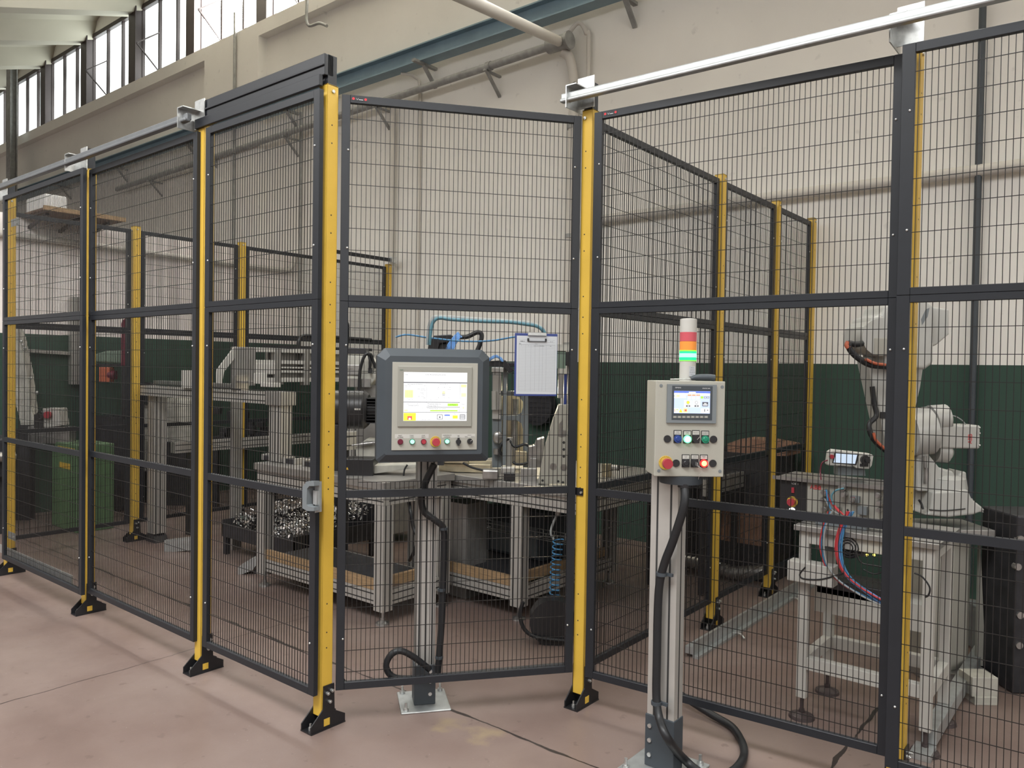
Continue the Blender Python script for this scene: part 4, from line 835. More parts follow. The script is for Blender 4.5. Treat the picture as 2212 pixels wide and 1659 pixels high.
# frame made of strips around two openings
PB(m, g, [(1063, 780), (1084, 780), (1084, 1010), (1063, 1010)], 0, .05); PB(m, g, [(1130, 845), (1141, 845), (1141, 1010), (1130, 1010)], 0, .05)
PB(m, g, [(1084, 845), (1130, 845), (1130, 868), (1122, 858), (1108, 855), (1084, 855)], 0, .05)
PB(m, g, [(1084, 899), (1118, 897), (1126, 892), (1130, 880), (1130, 928), (1126, 914), (1116, 908), (1084, 908)], 0, .05)
m.build('frame_plate', 'mgrey', t, bevel=.002)
m = MB(); RB(m, g, 1080, 850, 1132, 1005, .16, .05); m.build('back_plate', 'warmsteel', t)
m = MB(); v0 = g(1112, 905, .1); v1 = g(1112, 1000, .1); m.cyl(v0, v1, .022, n=14); v0 = g(1114, 862, .1); v1 = g(1114, 896, .1); m.cyl(v0, v1, .022, n=14); m.build('guide_rod', 'steel', t)
m = MB(); RB(m, g, 1064, 800, 1082, 905, -.02, .02); v0 = g(1068, 845, -.04); v1 = g(1068, 885, -.04); m.cyl(v0, v1, .02, n=14); v0 = g(1078, 848, -.04); v1 = g(1078, 885, -.04); m.cyl(v0, v1, .015, n=14); m.build('pneumatic_cylinder', 'alu', t)
m = MB(); RB(m, g, 1062, 794, 1098, 804, -.03, .10); RB(m, g, 1086, 804, 1094, 850, -.02, .04); m.build('top_block', 'alu', t, bevel=.003)
m = MB(); v = g(1075, 945, -.03); m.sph(v, .035, (1, .6, 1.3), 14, 10); v = g(1075, 975, -.03); m.cyl(v+Vector((0, 0, -.02)), v+Vector((0, 0, .02)), .03, n=16); m.build('spindle', 'steel', t)
m = MB(); RB(m, g, 1093, 945, 1106, 1010, -.06, .03); m.build('slotted_bar', 'alu', t, bevel=.002)
m = MB(); v = g(1099, 949, -.062); m.cyl(v, v+Vector((0, .003, 0)), .007, n=12); m.build('bar_hole', 'slot', t)
m = MB(); TB(m, g, [(1090, 985, -.08), (1080, 975, -.09), (1086, 955, -.09), (1100, 950, -.05), (1112, 965, -.08), (1136, 960, -.09), (1148, 975, -.08), (1142, 998, -.08), (1118, 1003, -.08), (1108, 998, -.07)], .010); m.build('cable_loop', 'rubber', t)
m = MB(); RB(m, g, 1112, 975, 1138, 1000, -.05, .05); m.build('lit_block', 'warmsteel', t, bevel=.004)
t = thing('fixture_block', 'group of machined steel fixture blocks on the table below the clipboard', 'fixture', (-3.2, 4.12, .905), VA); g = G(t)
m = MB(); PB(m, g, [(1142, 1010), (1142, 965), (1155, 962), (1160, 950), (1176, 945), (1176, 1010)], 0, .10); m.build('block', 'steel', t, bevel=.003)
m = MB(); RB(m, g, 1146, 990, 1160, 1012, -.03, .03); m.build('front_block', 'alud', t, bevel=.003)
m = MB(); RB(m, g, 1042, 1016, 1078, 1036, -.10, .10); m.build('round_base', 'steel', t, bevel=.008)
m = MB(); RB(m, g, 1082, 1010, 1112, 1024, -.08, .08); m.build('clamp_body', 'alu', t, bevel=.005)
m = MB(); RB(m, g, 1088, 1022, 1112, 1038, -.12, .07); m.build('black_clamp', 'blackp', t, bevel=.004)
m = MB(); RB(m, g, 1125, 1012, 1160, 1040, -.1, .06); m.build('base_block', 'alud', t, bevel=.004)
# steel slats lit warm between pedestal and tooling
t = thing('slide_plate', 'stack of warm-lit steel slide plates on the right table beside the terminal post', 'plate', (-3.75, 4.0, .905), VA); g = G(t)
m = MB(); PB(m, g, [(948, 1002), (1060, 1004), (1062, 1022), (948, 1018)], 0, .25); PB(m, g, [(948, 993), (1010, 995), (1012, 1001), (948, 1000)], -.03, .2); m.build('plates', 'warmsteel', t, bevel=.002)
m = MB(); TB(m, g, [(1000, 1000, -.06), (1020, 1010, -.06), (1045, 1016, -.06)], .008); m.build('cable', 'rubber', t)
t = thing('bed_plate', 'pale green-grey machine bed below the terminal on the left table', 'plate', (-3.78, 3.62, .919), VA); g = G(t)
m = MB(); PB(m, g, [(806, 1006), (900, 1004), (900, 1010), (806, 1024)], 0, .15); m.build('bed', 'whitedirty', t, bevel=.002)
m = MB(); TB(m, g, [(880, 1004, -.02), (874, 1014, -.02), (872, 1028, -.02)], .006); m.build('cable', 'rubber', t)
# gripper arm and hoses above
t = thing('gripper', 'black gripper arm with a bundle of blue tubes rising above the terminal', 'gripper', (-3.55, 3.95, .905), VA); g = G(t)
m = MB(); PB(m, g, [(923, 760), (926, 738), (938, 724), (972, 722), (985, 730), (975, 738), (950, 742), (944, 760)], 0, .10); PB(m, g, [(946, 742), (976, 740), (972, 768), (948, 768)], .02, .08); m.build('arm_casting', 'blackp', t, bevel=.006)
m = MB()
for k in range(6): TB(m, g, [(962+k*3, 765, -.02-.005*k), (968+k*3, 745, -.03), (982+k*2, 726+k, -.03), (990+k*1.5, 718+k*2, -.02)], .006, n=6)
m.build('blue_tubes', 'bluepale', t)
m = MB(); TB(m, g, [(990, 728, 0), (1010, 727, 0), (1030, 718, 0), (1040, 722, 0), (1038, 740, 0), (1028, 765, 0)], .016); m.build('black_conduit', 'rubber', t)
m = MB(); RB(m, g, 940, 765, 960, 1005, .06, .08); m.build('support_column', 'dark', t)
t = thing('gripper', 'lower black gripper arm with blue tubes between terminal and clipboard', 'gripper', (-3.3, 4.2, .905), VA); g = G(t)
m = MB(); PB(m, g, [(1050, 780), (1092, 778), (1100, 790), (1112, 800), (1100, 806), (1086, 792), (1050, 792)], 0, .08); RB(m, g, 1092, 783, 1112, 792, .02, .05); m.build('arm_casting', 'blackp', t, bevel=.004)
m = MB()
for k in range(5): TB(m, g, [(1055, 780-k, -.02), (1068+k, 772-k, -.03), (1080+k, 772+k*2, -.02), (1086, 779, -.01)], .006, n=6)
m.build('blue_tubes', 'bluepale', t)
m = MB(); RB(m, g, 1087, 790, 1094, 1005, .085, .03); m.build('support_column', 'mgrey', t)
CG = VA
gH = lambda px, py, t_=4.9: at(px, py, D=t_)
hose('air_hose', [gH(927, 745), gH(931, 712), gH(937, 694), gH(950, 687), gH(975, 690), gH(1040, 694), gH(1100, 696), gH(1140, 701), gH(1160, 705), gH(1175, 716), gH(1180, 735)], .011, 'teal', 'teal air hose arching over the terminal to the clipboard')
hose('air_hose', [gH(924, 745, 4.95), gH(928, 705, 4.95), gH(935, 690, 4.95), gH(950, 685, 4.95), gH(1040, 691, 4.95), gH(1130, 697, 4.95), gH(1155, 702, 4.95), gH(1172, 712, 4.95), gH(1178, 735, 4.95)], .014, 'greycable', 'grey hose bundle arching beside the teal air hose')
hose('air_hose', [gH(855, 728, 5.2), gH(880, 723, 5.2), gH(930, 730, 5.2), gH(1000, 737, 5.2), gH(1060, 736, 5.2), gH(1110, 728, 5.2), gH(1150, 725, 5.2)], .006, 'bluehose', 'thin blue hose sagging from the back corner post to the clipboard', 'hose', 6)
t = thing('post_assembly', 'pair of grey uprights with a green-windowed box right of the clipboard', 'machine frame', (-2.95, 4.35, .905), VA); g = G(t)
m = MB(); RB(m, g, 1206, 806, 1215, 860, 0, .05); RB(m, g, 1225, 780, 1236, 1000, .03, .05); m.build('uprights', 'alud', t, bevel=.002)
m = MB(); RB(m, g, 1203, 744, 1236, 758, .0, .08); RB(m, g, 1206, 796, 1222, 808, 0, .05); m.build('cap', 'whitedirty', t)
m = MB(); RB(m, g, 1203, 758, 1222, 796, .01, .06); m.build('window_box', 'sage', t)
m = MB(); RB(m, g, 1222, 760, 1237, 790, -.01, .05); m.build('connector_block', 'blackp', t, bevel=.003)
m = MB(); RB(m, g, 1218, 808, 1224, 875, .01, .03); m.build('blue_strip', 'blue', t)
t = thing('wall_fan', 'round dark fan hanging on the green wall below the clipboard', 'fan', (-5.0, 6.50, 0)); g = G(t)
v = g(1158, 878, -.05); m = MB(); m.cyl((v.x, -.05, v.z), (v.x, .04, v.z), .20, n=24)
for k in range(7): m.bx(v.x-.18, v.x+.18, -.056, -.05, v.z-.16+k*.05, v.z-.155+k*.05)
m.build('fan_housing', 'dark', t); m = MB(); m.bx(v.x+.02, v.x+.10, -.07, -.05, v.z+.18, v.z+.22); m.build('label', 'white', t)
m = MB(); m.bar((v.x, .05, v.z), (v.x, .066, v.z), .1); m.build('wall_bracket', 'dark', t)
# spiral hose and reel under the right table
t = thing('spiral_hose', 'blue coiled air hose hanging from a white fitting beside the yellow door post', 'hose', (-2.9, 4.0, 0), VA); g = G(t)
m = MB(); pts = []; N = 15; top = g(1206, 1165, 0); bot = g(1200, 1330, 0)
for i in range(N*10+1):
    f = i/(N*10); an = 2*PI*i/10; c_ = top.lerp(bot, f); c_ = c_ + Vector((-.012*math.sin(f*3), 0, 0)); pts.append(c_+Vector((math.cos(an)*.032, math.sin(an)*.032, 0)))
pts.append(g(1222, 1352, 0)); m.tube(pts, .0045, 6, 1); m.build('coil', 'bluehose', t)
m = MB(); TB(m, g, [(1212, 1080, 0), (1206, 1105, 0), (1195, 1130, 0), (1190, 1150, 0), (1196, 1165, 0)], .008, n=8); m.build('lead_hose', 'greycable', t)
m = MB(); m.cyl(g(1208, 1088, 0), g(1204, 1112, 0), .016, n=12); RB(m, g, 1205, 1084, 1232, 1094, -.01, .02); m.build('fitting', 'alu', t)
t = thing('hose_drum', 'black wheel-like hose drum on the floor beside the yellow door post', 'drum', at(1190, 1392, Z=0), VA); g = G(t)
v = g(1195, 1345, 0); m = MB(); m.cyl((v.x, -.02, v.z), (v.x, .10, v.z), .14, n=28); m.build('drum', 'blackp', t)
m = MB(); m.bx(v.x-.08, v.x+.08, 0, .08, 0, v.z-.08); m.build('stand', 'blackp', t)
m = MB(); pts = [g(1130, 1300, -.03), g(1123, 1330, -.03), g(1135, 1362, -.03), g(1165, 1378, -.03), g(1230, 1385, -.03)]; m.tube(pts, .012, 8); m.build('hose', 'rubber', t)
hose('cable', [at(882, 1075, Y=3.6), at(886, 1100, Y=3.5), at(893, 1140, Y=3.5), at(902, 1165, Y=3.5), at(893, 1195, Y=3.5), at(885, 1210, Y=3.55)], .012, 'rubber', 'black cable hanging under the left table beside the terminal post', 'cable')
t = thing('cable_tray', 'wire-mesh cable tray slung beneath the work tables', 'cable tray', (-4.6, 4.45, .42), 0)
m = MB()
for y in (0, .05, .10): m.tube([(0, y, 0), (1.7, y, 0)], .003, 5, 1)
for y in (0, .10): m.tube([(0, y, .05), (1.7, y, .05)], .003, 5, 1)
for k in range(18): m.tube([(k*.1, 0, .05), (k*.1, 0, 0), (k*.1, .1, 0), (k*.1, .1, .05)], .003, 5, 1)
m.build('wire_basket', 'zinc', t)
for x in (.1, 1.6):
    m = MB(); m.bx(x, x+.02, .1, .12, -.42, .05); m.build('bracket', 'dark', t)
t = thing('equipment_box', 'dark equipment box under the right work table', 'box', (-3.95, 4.55, .233)); m = MB(); m.bx(0, .55, 0, .3, 0, .36); m.build('casing', 'dgrey', t, bevel=.004); m = MB(); m.bx(.05, .5, -.006, 0, .02, .24); m.build('lid', 'mgrey', t)
t = thing('valve_cabinet', 'pale cabinet standing below the left table top behind its near leg', 'cabinet', (-4.03, 4.06, 0)); m = MB(); m.bx(.05, .32, 0, .22, 0, .68); m.build('casing', 'alud', t, bevel=.004)
# conveyor on the right inside the row
t = thing('conveyor', 'black flat conveyor running to the back wall between the inner posts', 'conveyor', (-2.98, 4.5, 0))
m = MB(); m.bx(0, .50, .74, 1.42, .80, .86); m.build('belt', 'blackp', t); m = MB(); profile(m, .50, .53, .74, 1.42, .74, .86, 2, 'y'); m.build('side_rail', AP, t)
for x, y in ((.03, .78), (.46, .78), (.03, 1.35), (.46, 1.35)):
    m = MB(); m.bx(x, x+.04, y, y+.04, 0, .80); m.build('leg', 'dark', t)
t = thing('clamp_block', 'small brassy clamp on the conveyor start behind the door post', 'clamp', at(1312, 1030, Z=.905)); m = MB(); m.bx(-.03, .02, -.03, .03, 0, .09); m.build('body', 'warmsteel', t, bevel=.004); m = MB(); m.cyl((.04, 0, .07), (.09, 0, .07), .02, n=12); m.build('knob', 'steel', t)
t = thing('storage_container', 'dark steel container holding brown cardboard near the back wall', 'container', (-2.95, 5.75, 0), 0); g = G(t)
t.location = (-3.0, 5.95, 0); g = G(t)
m = MB(); m.bx(0, .78, 0, .02, 0, 1.0); m.bx(0, .02, .02, .45, 0, 1.0); m.bx(.76, .78, .02, .45, 0, 1.0); m.bx(0, .78, .43, .45, 0, 1.0); m.build('container_walls', 'dark', t)
m = MB(); a = g(1556, 1166, -.006); b = g(1646, 1098, -.006); m.bx(a.x, b.x, -.006, 0, a.z, b.z)
for k in range(14): x = a.x+(b.x-a.x)*k/14; m.bx(x, x+.008, -.012, -.006, a.z, b.z)
m.build('cardboard_panel', 'brick', t)
m = MB(); PB(m, g, [(1572, 975), (1572, 958), (1600, 948), (1640, 950), (1700, 962), (1700, 985), (1600, 985)], .05, .3); m.build('cardboard_load', 'brick', t)
m = MB(); TB(m, g, [(1490, 1212, -.12), (1530, 1222, -.13), (1590, 1238, -.13), (1640, 1236, -.10)], .05, n=12); o = None
q_ = MB(); q_.T = Matrix.Translation(t.location); pts = [g(1470, 1207, -.13), g(1530, 1222, -.13), g(1590, 1238, -.13), g(1650, 1236, -.13)]
for i in range(40):
    f = i/39*3; k = min(int(f), 2); p = pts[k].lerp(pts[k+1], f-k); q_.cyl(p+Vector((-.009, 0, 0)), p+Vector((.009, 0, 0)), .055 if i % 2 else .048, n=14)
tag(q_.build('flexible_duct', 'steel'), 'ribbed silver flexible duct lying in front of the dark container', 'duct')
t = thing('floor_rail', 'grey channel rail fixed along the floor beside the inner fence row', 'rail', (-2.03, 4.1, 0)); m = MB(); m.bx(0, .05, 0, 2.1, .02, .06); m.bx(.05, .055, 0, 2.1, .0, .09); m.bx(.055, .085, 0, 2.1, .0, .015); m.build('channel', 'galv', t)
for y in (.5, 1.5):
    m = MB(); m.tube([(.07, y, .02), (.12, y, .03), (.16, y-.02, .012)], .006, 6); m.build('hook', 'zinc', t)
# ------------------------------------------------ far left machines outside the back row
t = thing('hall_machine', 'worn white tapering machine arm at the far left behind the sliding door', 'machine', (-9.02, 3.0, 0), VA); g = G(t)
m = MB(); PB(m, g, [(30, 700), (41, 728), (58, 810), (66, 880), (76, 918), (45, 920), (30, 860)], -.05, .12); m.build('arm', 'whitedirty', t, bevel=.006)
m = MB(); RB(m, g, 42, 918, 75, 926, -.06, .14); RB(m, g, 30, 926, 62, 1160, -.02, .1); m.build('pedestal', 'dark', t)
for x, y in ((46, 737), (50, 745), (54, 752), (66, 817), (80, 848)):
    m = MB(); v = g(x, y, -.07); m.sph(v, .018, n=10, m=6); m.build('bolt', 'zinc', t)
t = thing('control_box', 'cream control box with a red knob at the far left', 'control box', (-8.75, 2.85, .92), VA); g = G(t)
m = MB(); PB(m, g, [(92, 882), (127, 882), (132, 920), (94, 924)], 0, .15); m.build('casing', 'white', t, bevel=.006)
m = MB(); v = g(106, 896, 0); m.cyl((v.x, -.04, v.z), (v.x, 0, v.z), .035, n=16); m.build('knob', 'redp', t)
m = MB(); v = g(87, 897, -.03); m.tube([v+Vector((.03*math.cos(i*PI/6), 0, .04*math.sin(i*PI/6))) for i in range(13)], .008, 6, 1); RB(m, g, 74, 895, 92, 925, -.02, .06); m.build('hand_wheel', 'blackp', t)
m = MB(); RB(m, g, 60, 922, 150, 958, .0, .12); m.build('carriage', 'steel', t)
t = thing('machine_bed', 'dark lathe-like machine bed behind the left sliding door', 'machine', (-8.6, 3.3, 0)); m = MB(); m.bx(-.2, .3, -1.3, -.55, .55, .92); m.build('bed', 'dark', t, bevel=.02); m = MB(); m.bx(-.1, .2, -1.2, -.65, 0, .55); m.build('feet', 'dark', t); m = MB(); m.cyl((.35, -1.2, .75), (.35, -.6, .75), .05, n=16); m.build('lead_screw', 'steel', t)
t = thing('equipment_cabinet', 'light green cabinet with a yellow warning label behind the left fence', 'cabinet', (-8.0, 3.12, 0)); g = G(t)
m = MB(); a_, b_ = g(112, 1040, 0), g(166, 1040, 0); m.bx(a_.x, b_.x, 0, .35, 0, g(140, 958, 0).z); m.build('casing', 'mgreen', t, bevel=.008)
m = MB(); RB(m, g, 128, 1000, 152, 1012, -.004, .004); m.build('warning_label', 'yellow', t); m = MB(); RB(m, g, 125, 966, 160, 970, -.004, .004); m.build('label', 'yellowd', t)
t = thing('guard_rail', 'pale horizontal rail with a grooved end post on the green end wall', 'rail', (-9.28, 3.0, 0)); a = at(52, 757, X=-9.24); b = at(152, 762, X=-9.24)
m = Rel(t); m.bar((-9.25, a.y, a.z), (-9.25, b.y, a.z-.02), .04, .035); m.build('rail', 'alu'); m = Rel(t); profile(m, -9.28, -9.20, b.y, b.y+.16, b.z-.35, b.z+.62, 2); m.build('end_post', AP)
t = thing('bench_machine', 'sage-green bench machine with rounded hood behind the back row', 'machine', (-8.75, 3.9, 0), VA); g = G(t)
m = MB(); PB(m, g, [(198, 782), (200, 766), (228, 758), (268, 757), (274, 770), (274, 786)], 0, .3); m.build('hood', 'sage', t, bevel=.02, seg=3)
m = MB(); RB(m, g, 262, 786, 272, 900, -.02, .1); RB(m, g, 196, 786, 274, 792, .02, .2); m.build('column', 'dark', t); m = MB(); RB(m, g, 190, 900, 276, 1100, .02, .3); m.build('base', 'dark', t)
m = MB(); RB(m, g, 213, 793, 236, 826, -.04, .12); m.build('gearbox', 'orange', t, bevel=.01)
m = MB(); v0 = g(236, 810, 0); v1 = g(250, 810, 0); m.cyl(v0, v1, .05, n=16); m.build('coupling', 'reddark', t)
m = MB(); v = g(270, 733, -.02); m.tube([v, g(266, 700, -.02), g(274, 690, -.02)], .02, 8); RB(m, g, 262, 715, 272, 790, -.03, .06); m.build('lamp_arm', 'reddark', t)
t = thing('beige_machine', 'beige machine body with dark hand-wheel cover behind the portal column', 'machine', (-8.45, 4.75, 0), VA); g = G(t)
m = MB(); RB(m, g, 306, 862, 425, 1020, 0, .4); m.build('body', 'whitedirty', t, bevel=.02)
m = MB(); v = g(318, 850, -.05); m.cyl((v.x, -.08, v.z), (v.x, .02, v.z), .13, n=24); m.build('wheel_cover', 'rubber', t)
m = MB(); RB(m, g, 318, 955, 425, 1150, -.05, .3); m.build('base', 'dark', t)
t = thing('tooling_rack', 'dark rack of tooling under the cross beam behind the short column', 'rack', (-7.6, 5.3, 0), VA); g = G(t); m = MB()
R_ = random.Random(2)
for k in range(16): x = 455+R_.uniform(0, 110); y = 880+R_.uniform(0, 60); RB(m, g, x, y, x+R_.uniform(8, 22), y+R_.uniform(8, 25), R_.uniform(-.1, 0), .1)
m.build('tooling', 'dark', t, bevel=.004); m = MB(); RB(m, g, 455, 945, 600, 955, -.1, .3); RB(m, g, 460, 955, 470, 1100, 0, .05); RB(m, g, 585, 955, 595, 1090, 0, .05); m.build('shelf', 'dark', t)
# ------------------------------------------------ robot, its stand and controller at the right
SX0, SX1, SY0, SY1 = -1.262, -.685, 3.72, 4.15
t = thing('robot_stand', 'white welded tube stand on round levelling feet at the right', 'machine stand', (SX0, SY0, 0)); L_, D_ = SX1-SX0, SY1-SY0; b_ = .046
for x in (0, L_-b_):
    for y in (0, D_-b_):
        m = MB(); m.bx(x, x+b_, y, y+b_, .10, .90); m.build('leg', 'white', t, bevel=.004); foot_disc(t, x+.023, y+.023, .11, .06, 'colsteel')
for z in (.24, .84):
    m = MB()
    for y in (0, D_-b_): m.bx(b_, L_-b_, y+.002, y+b_-.002, z, z+.06)
    for x in (0, L_-b_): m.bx(x+.002, x+b_-.002, b_, D_-b_, z, z+.06)
    m.build('frame_rail', 'white', t, bevel=.003)
m = MB(); m.bx(-.02, L_+.02, -.02, D_+.02, .90, .925); m.build('top_plate', 'alud', t, bevel=.002)
m = MB(); profile(m, b_, L_-b_, .10, .3, .50, .62, 2, 'x'); m.build('mid_shelf', ['white', 'white'], t)
g = G(t)
m = MB(); RB(m, g, 1700, 1218, 1800, 1262, -.05, .08); m.build('side_bar', 'white', t, bevel=.004)
m = MB(); RB(m, g, 1760, 1128, 1870, 1195, .06, .2); m.build('equipment_case', 'mgrey', t, bevel=.006)
m = MB(); RB(m, g, 1762, 1262, 1915, 1296, .10, .2); m.build('dark_case', 'blackp', t, bevel=.006)
m = MB(); v = g(1836, 1180, .03); m.cyl((v.x, .02, v.z), (v.x, .05, v.z), .055, n=26)
for k in range(3): m.tube([v+Vector(((.045-.012*k)*math.cos(i*PI/8), -.03, (.045-.012*k)*math.sin(i*PI/8))) for i in range(17)], .003, 5, 1)
m.build('cooling_fan', 'rubber', t)
def cab(n_, pts, r, mt, lb, k=8): return hose('cable', pts, r, mt, lb, 'cable', k)
gs_ = lambda px, py, ly=-.02: t_stand + g(px, py, ly)
t_stand = t.location.copy()
R_ = random.Random(9)
BD = thing('cable_bundle', 'sweeping bundle of red and blue cables under the robot controller', 'cables', t.location + Vector((0, 0, .5))); gb = G(BD)
for i, (mt, dx) in enumerate((('redcable', 0), ('bluehose', 4), ('redcable', 40), ('bluepale', 45), ('bluepale', 50), ('bluehose', 54), ('greycable', 7), ('redcable', 44))):
    m = MB(); j = R_.uniform(-2, 2)
    pts = [(1790+dx, 1105), (1777+dx*.9, 1140), (1772+dx*.85+j, 1180), (1782+dx*.75, 1220), (1805+dx*.65, 1250+j), (1835+dx*.6, 1272+j), (1870+dx*.4, 1290+j*2), (1925, 1312+j*3)]
    TB(m, gb, [(x, y, -.04-.004*i) for x, y in pts], .0045, n=6); m.build('cable', mt, BD)
for pts, lb in (([(1740, 1225), (1728, 1240), (1735, 1250), (1770, 1252), (1800, 1245), (1822, 1238)], 'thin dark cable looping below the left side bar of the stand'), ([(1848, 1190), (1860, 1215), (1890, 1222), (1915, 1228), (1890, 1240), (1865, 1230)], 'black looped cable below the fan on the stand'), ([(1975, 1238), (1992, 1246), (2008, 1268), (2006, 1285), (1998, 1290)], 'thin black cable loop right of the last yellow post')):
    m = MB(); m.T = Matrix.Translation(t_stand); TB(m, g, [(x, y, -.05) for x, y in pts], .004, n=6); tag(m.build('cable', 'rubber'), lb, 'cable')
for i, (px, py) in enumerate(((1873, 1199), (1888, 1199))):
    m = MB(); m.T = Matrix.Translation(t_stand); m.sph(g(px, py, -.03), .006, n=8, m=6); M['amber'] = M.get('amber') or em('amber_indicator', (1, .75, .1), 2.5); o = m.build('indicator_lamp', 'amber', None); tag(o, ['left', 'right'][i]+'-hand amber indicator light glowing under the controller', 'lamp')
# controller
t = thing('robot_controller', 'light grey robot controller with black switch strip on top of the stand', 'controller', (-1.40, 3.83, .926)); g = G(t)
z0, z1 = g(1755, 1126, 0).z, g(1755, 1042, 0).z
m = MB(); m.bx(.13, .52, 0, .28, 0, z1); m.build('casing', 'lgrey', t, bevel=.004)
m = MB(); m.bx(.0, .13, 0, .28, -.0, z1-.002); m.build('switch_strip', 'blackp', t, bevel=.003)
m = MB(); m.bx(-.03, .54, -.02, .30, z1, z1+.008); m.bx(-.03, .54, -.02, -.014, z1+.008, z1+.018); m.build('top_tray', 'steel', t)
sx = .065
m = MB(); m.cyl((sx, -.006, z1*.45), (sx, 0, z1*.45), .026, n=20); m.m = 1; m.cyl((sx, -.03, z1*.45), (sx, -.006, z1*.45), .018, n=18); m.build('emergency_stop', ['yellowd', 'redp'], t)
m = MB(); m.cyl((sx, -.010, z1*.22), (sx, 0, z1*.22), .015, n=18); m.build('lit_button', 'lamp_white', t)
m = MB(); m.bx(sx-.008, sx+.008, -.006, 0, z1*.68, z1*.82); m.m = 1; m.text('ROB 1', (sx+.01, -.003, z1*.92), .014, RX, 'CENTER', .0003); m.build('rotary_switch', ['redp', 'textw'], t)
m = MB(); m.text('ABB', (.175, -.002, z1*.88), .030, RX, 'CENTER', .0005); m.build('maker_mark', 'textr', t)
m = MB(); m.prism([(.19, -.002, .02), (.215, -.002, .02), (.2025, -.002, .042)], (0, .002, 0)); m.build('warning_triangle', 'yellow', t)
for i, (px, py, s) in enumerate(((1785, 1062, 8), (1782, 1078, 7), (1823, 1052, 9), (1826, 1066, 8), (1784, 1098, 7), (1900, 1068, 7), (1903, 1085, 7), (1902, 1100, 6), (1846, 1078, 6), (1815, 1098, 5))):
    m = MB(); v = g(px, py, 0); m.cyl((v.x, -.035, v.z), (v.x, 0, v.z), s*.0019, n=12); m.cyl((v.x, -.05, v.z), (v.x, -.035, v.z), s*.0014, n=10); m.build('connector', 'steel', t)
m = MB(); RB(m, g, 1836, 1072, 1856, 1086, -.02, .02); RB(m, g, 1852, 1095, 1872, 1112, -.03, .03); m.build('relay_block', 'mgrey', t); m = MB(); RB(m, g, 1838, 1074, 1846, 1082, -.024, .004); m.build('red_indicator', 'redp', t)
for i, (mt, p) in enumerate((('greycable', [(1782, 1078), (1795, 1100), (1812, 1110)]), ('redcable', [(1784, 1062), (1792, 1080), (1808, 1098), (1822, 1112)]), ('redcable', [(1786, 1066), (1797, 1088), (1815, 1108)]), ('bluehose', [(1785, 1058), (1788, 1080), (1795, 1100)]), ('teal', [(1823, 1055), (1805, 1060), (1796, 1072), (1800, 1090)]), ('rubber', [(1830, 1100), (1850, 1128), (1885, 1130), (1915, 1118)]))):
    m = MB(); TB(m, g, [(x, y, -.045-.003*i) for x, y in p], .0045, n=6); m.build('cable', mt, t)
# teach pendant
t = thing('teach_pendant', 'white teach pendant with lit screen and joystick leaning on the controller', 'pendant', (-1.28, 3.86, .925+z1+.012), VA); g = G(t)
m = MB(); PB(m, g, [(1788, 1004), (1792, 976), (1800, 971), (1880, 980), (1888, 984), (1884, 1006), (1878, 1014), (1850, 1012), (1845, 1008), (1792, 1006)], -.03, .04); m.build('shell', 'white', t, bevel=.006, seg=3)
m = MB(); PB(m, g, [(1798, 1000), (1803, 977), (1856, 981), (1850, 1005)], -.032, .003); m.build('screen_frame', 'blackp', t)
m = MB(); PB(m, g, [(1801, 999), (1806, 978), (1852, 981), (1847, 1002)], -.0335, .002); m.build('screen', 'tablet', t)
m = MB(); v = g(1868, 993, -.032); m.cyl((v.x, -.045, v.z), (v.x, -.03, v.z), .022, n=20); m.cyl((v.x, -.06, v.z), (v.x, -.045, v.z), .009, n=12); RB(m, g, 1858, 1002, 1876, 1008, -.034, .004); m.build('joystick', 'blackp', t)
m = MB(); v = g(1795, 986, -.03); m.cyl((v.x, -.045, v.z), (v.x, -.03, v.z), .010, n=16); m.build('emergency_stop', 'redp', t)
m = MB(); PB(m, g, [(1810, 1006), (1868, 1012), (1870, 1028), (1810, 1026)], .0, .05); m.build('holder', 'mgrey', t)
m = MB(); TB(m, g, [(1788, 994, -.02), (1776, 1000, -.02), (1772, 1018, -.02), (1774, 1040, -.05)], .004, n=6); m.build('cord', 'reddark', t)
# robot pedestal and robot
t = thing('robot_pedestal', 'grey steel robot pedestal with folded plates and a square top flange', 'pedestal', (-.86, 4.75, 0), VA); g = G(t)
zt = g(2050, 1135, 0).z
m = MB(); m.bx(g(1985, 1200, -.05).x, g(2120, 1200, 0).x, -.12, .2, zt-.035, zt); m.build('top_flange', 'alud', t, bevel=.003)
m = MB(); a = g(1995, 1300, 0).x; b = g(2045, 1300, 0).x; c_ = g(2085, 1300, 0).x; d = g(2118, 1300, 0).x
m.prism([(a, 0, .05), (a, -.03, .05), (b, -.06, .05), (c_, -.02, .05), (d, .1, .05), (a, .18, .05)], (0, 0, zt-.09)); m.build('column', 'lgrey', t, bevel=.004)
m = MB(); m.bx(a-.03, d+.02, -.1, .2, 0, .05); m.build('base_plate', 'alud', t, bevel=.003)
m = MB(); m.prism([(d, .02, zt-.05), (d+.05, .02, .05), (d, .02, .05)], (0, .02, 0)); m.build('gusset', 'lgrey', t)
RBT = thing('industrial_robot', 'white six-axis industrial robot with folded upper arm and black orange-striped hoses', 'robot', (-.86, 4.75, zt), VA); g = G(RBT); t = RBT
m = MB(); PB(m, g, [(2010, 1100), (2016, 1062), (2092, 1058), (2100, 1078), (2122, 1095), (2130, 1103), (2104, 1112), (2050, 1118), (2000, 1114)], -.10, .26); m.build('base', 'robot', t, bevel=.012, seg=3)
m = MB(); TB(m, g, [(2007, 1101, -.102), (2040, 1103, -.102), (2085, 1099, -.102)], .0035, n=6); m.build('base_groove', 'slot', t)
m = MB(); PB(m, g, [(2066, 1060), (2068, 1030), (2078, 1018), (2088, 1020), (2090, 1058)], -.04, .14); m.build('rear_connector_cover', 'robot', t, bevel=.008)
m = MB()
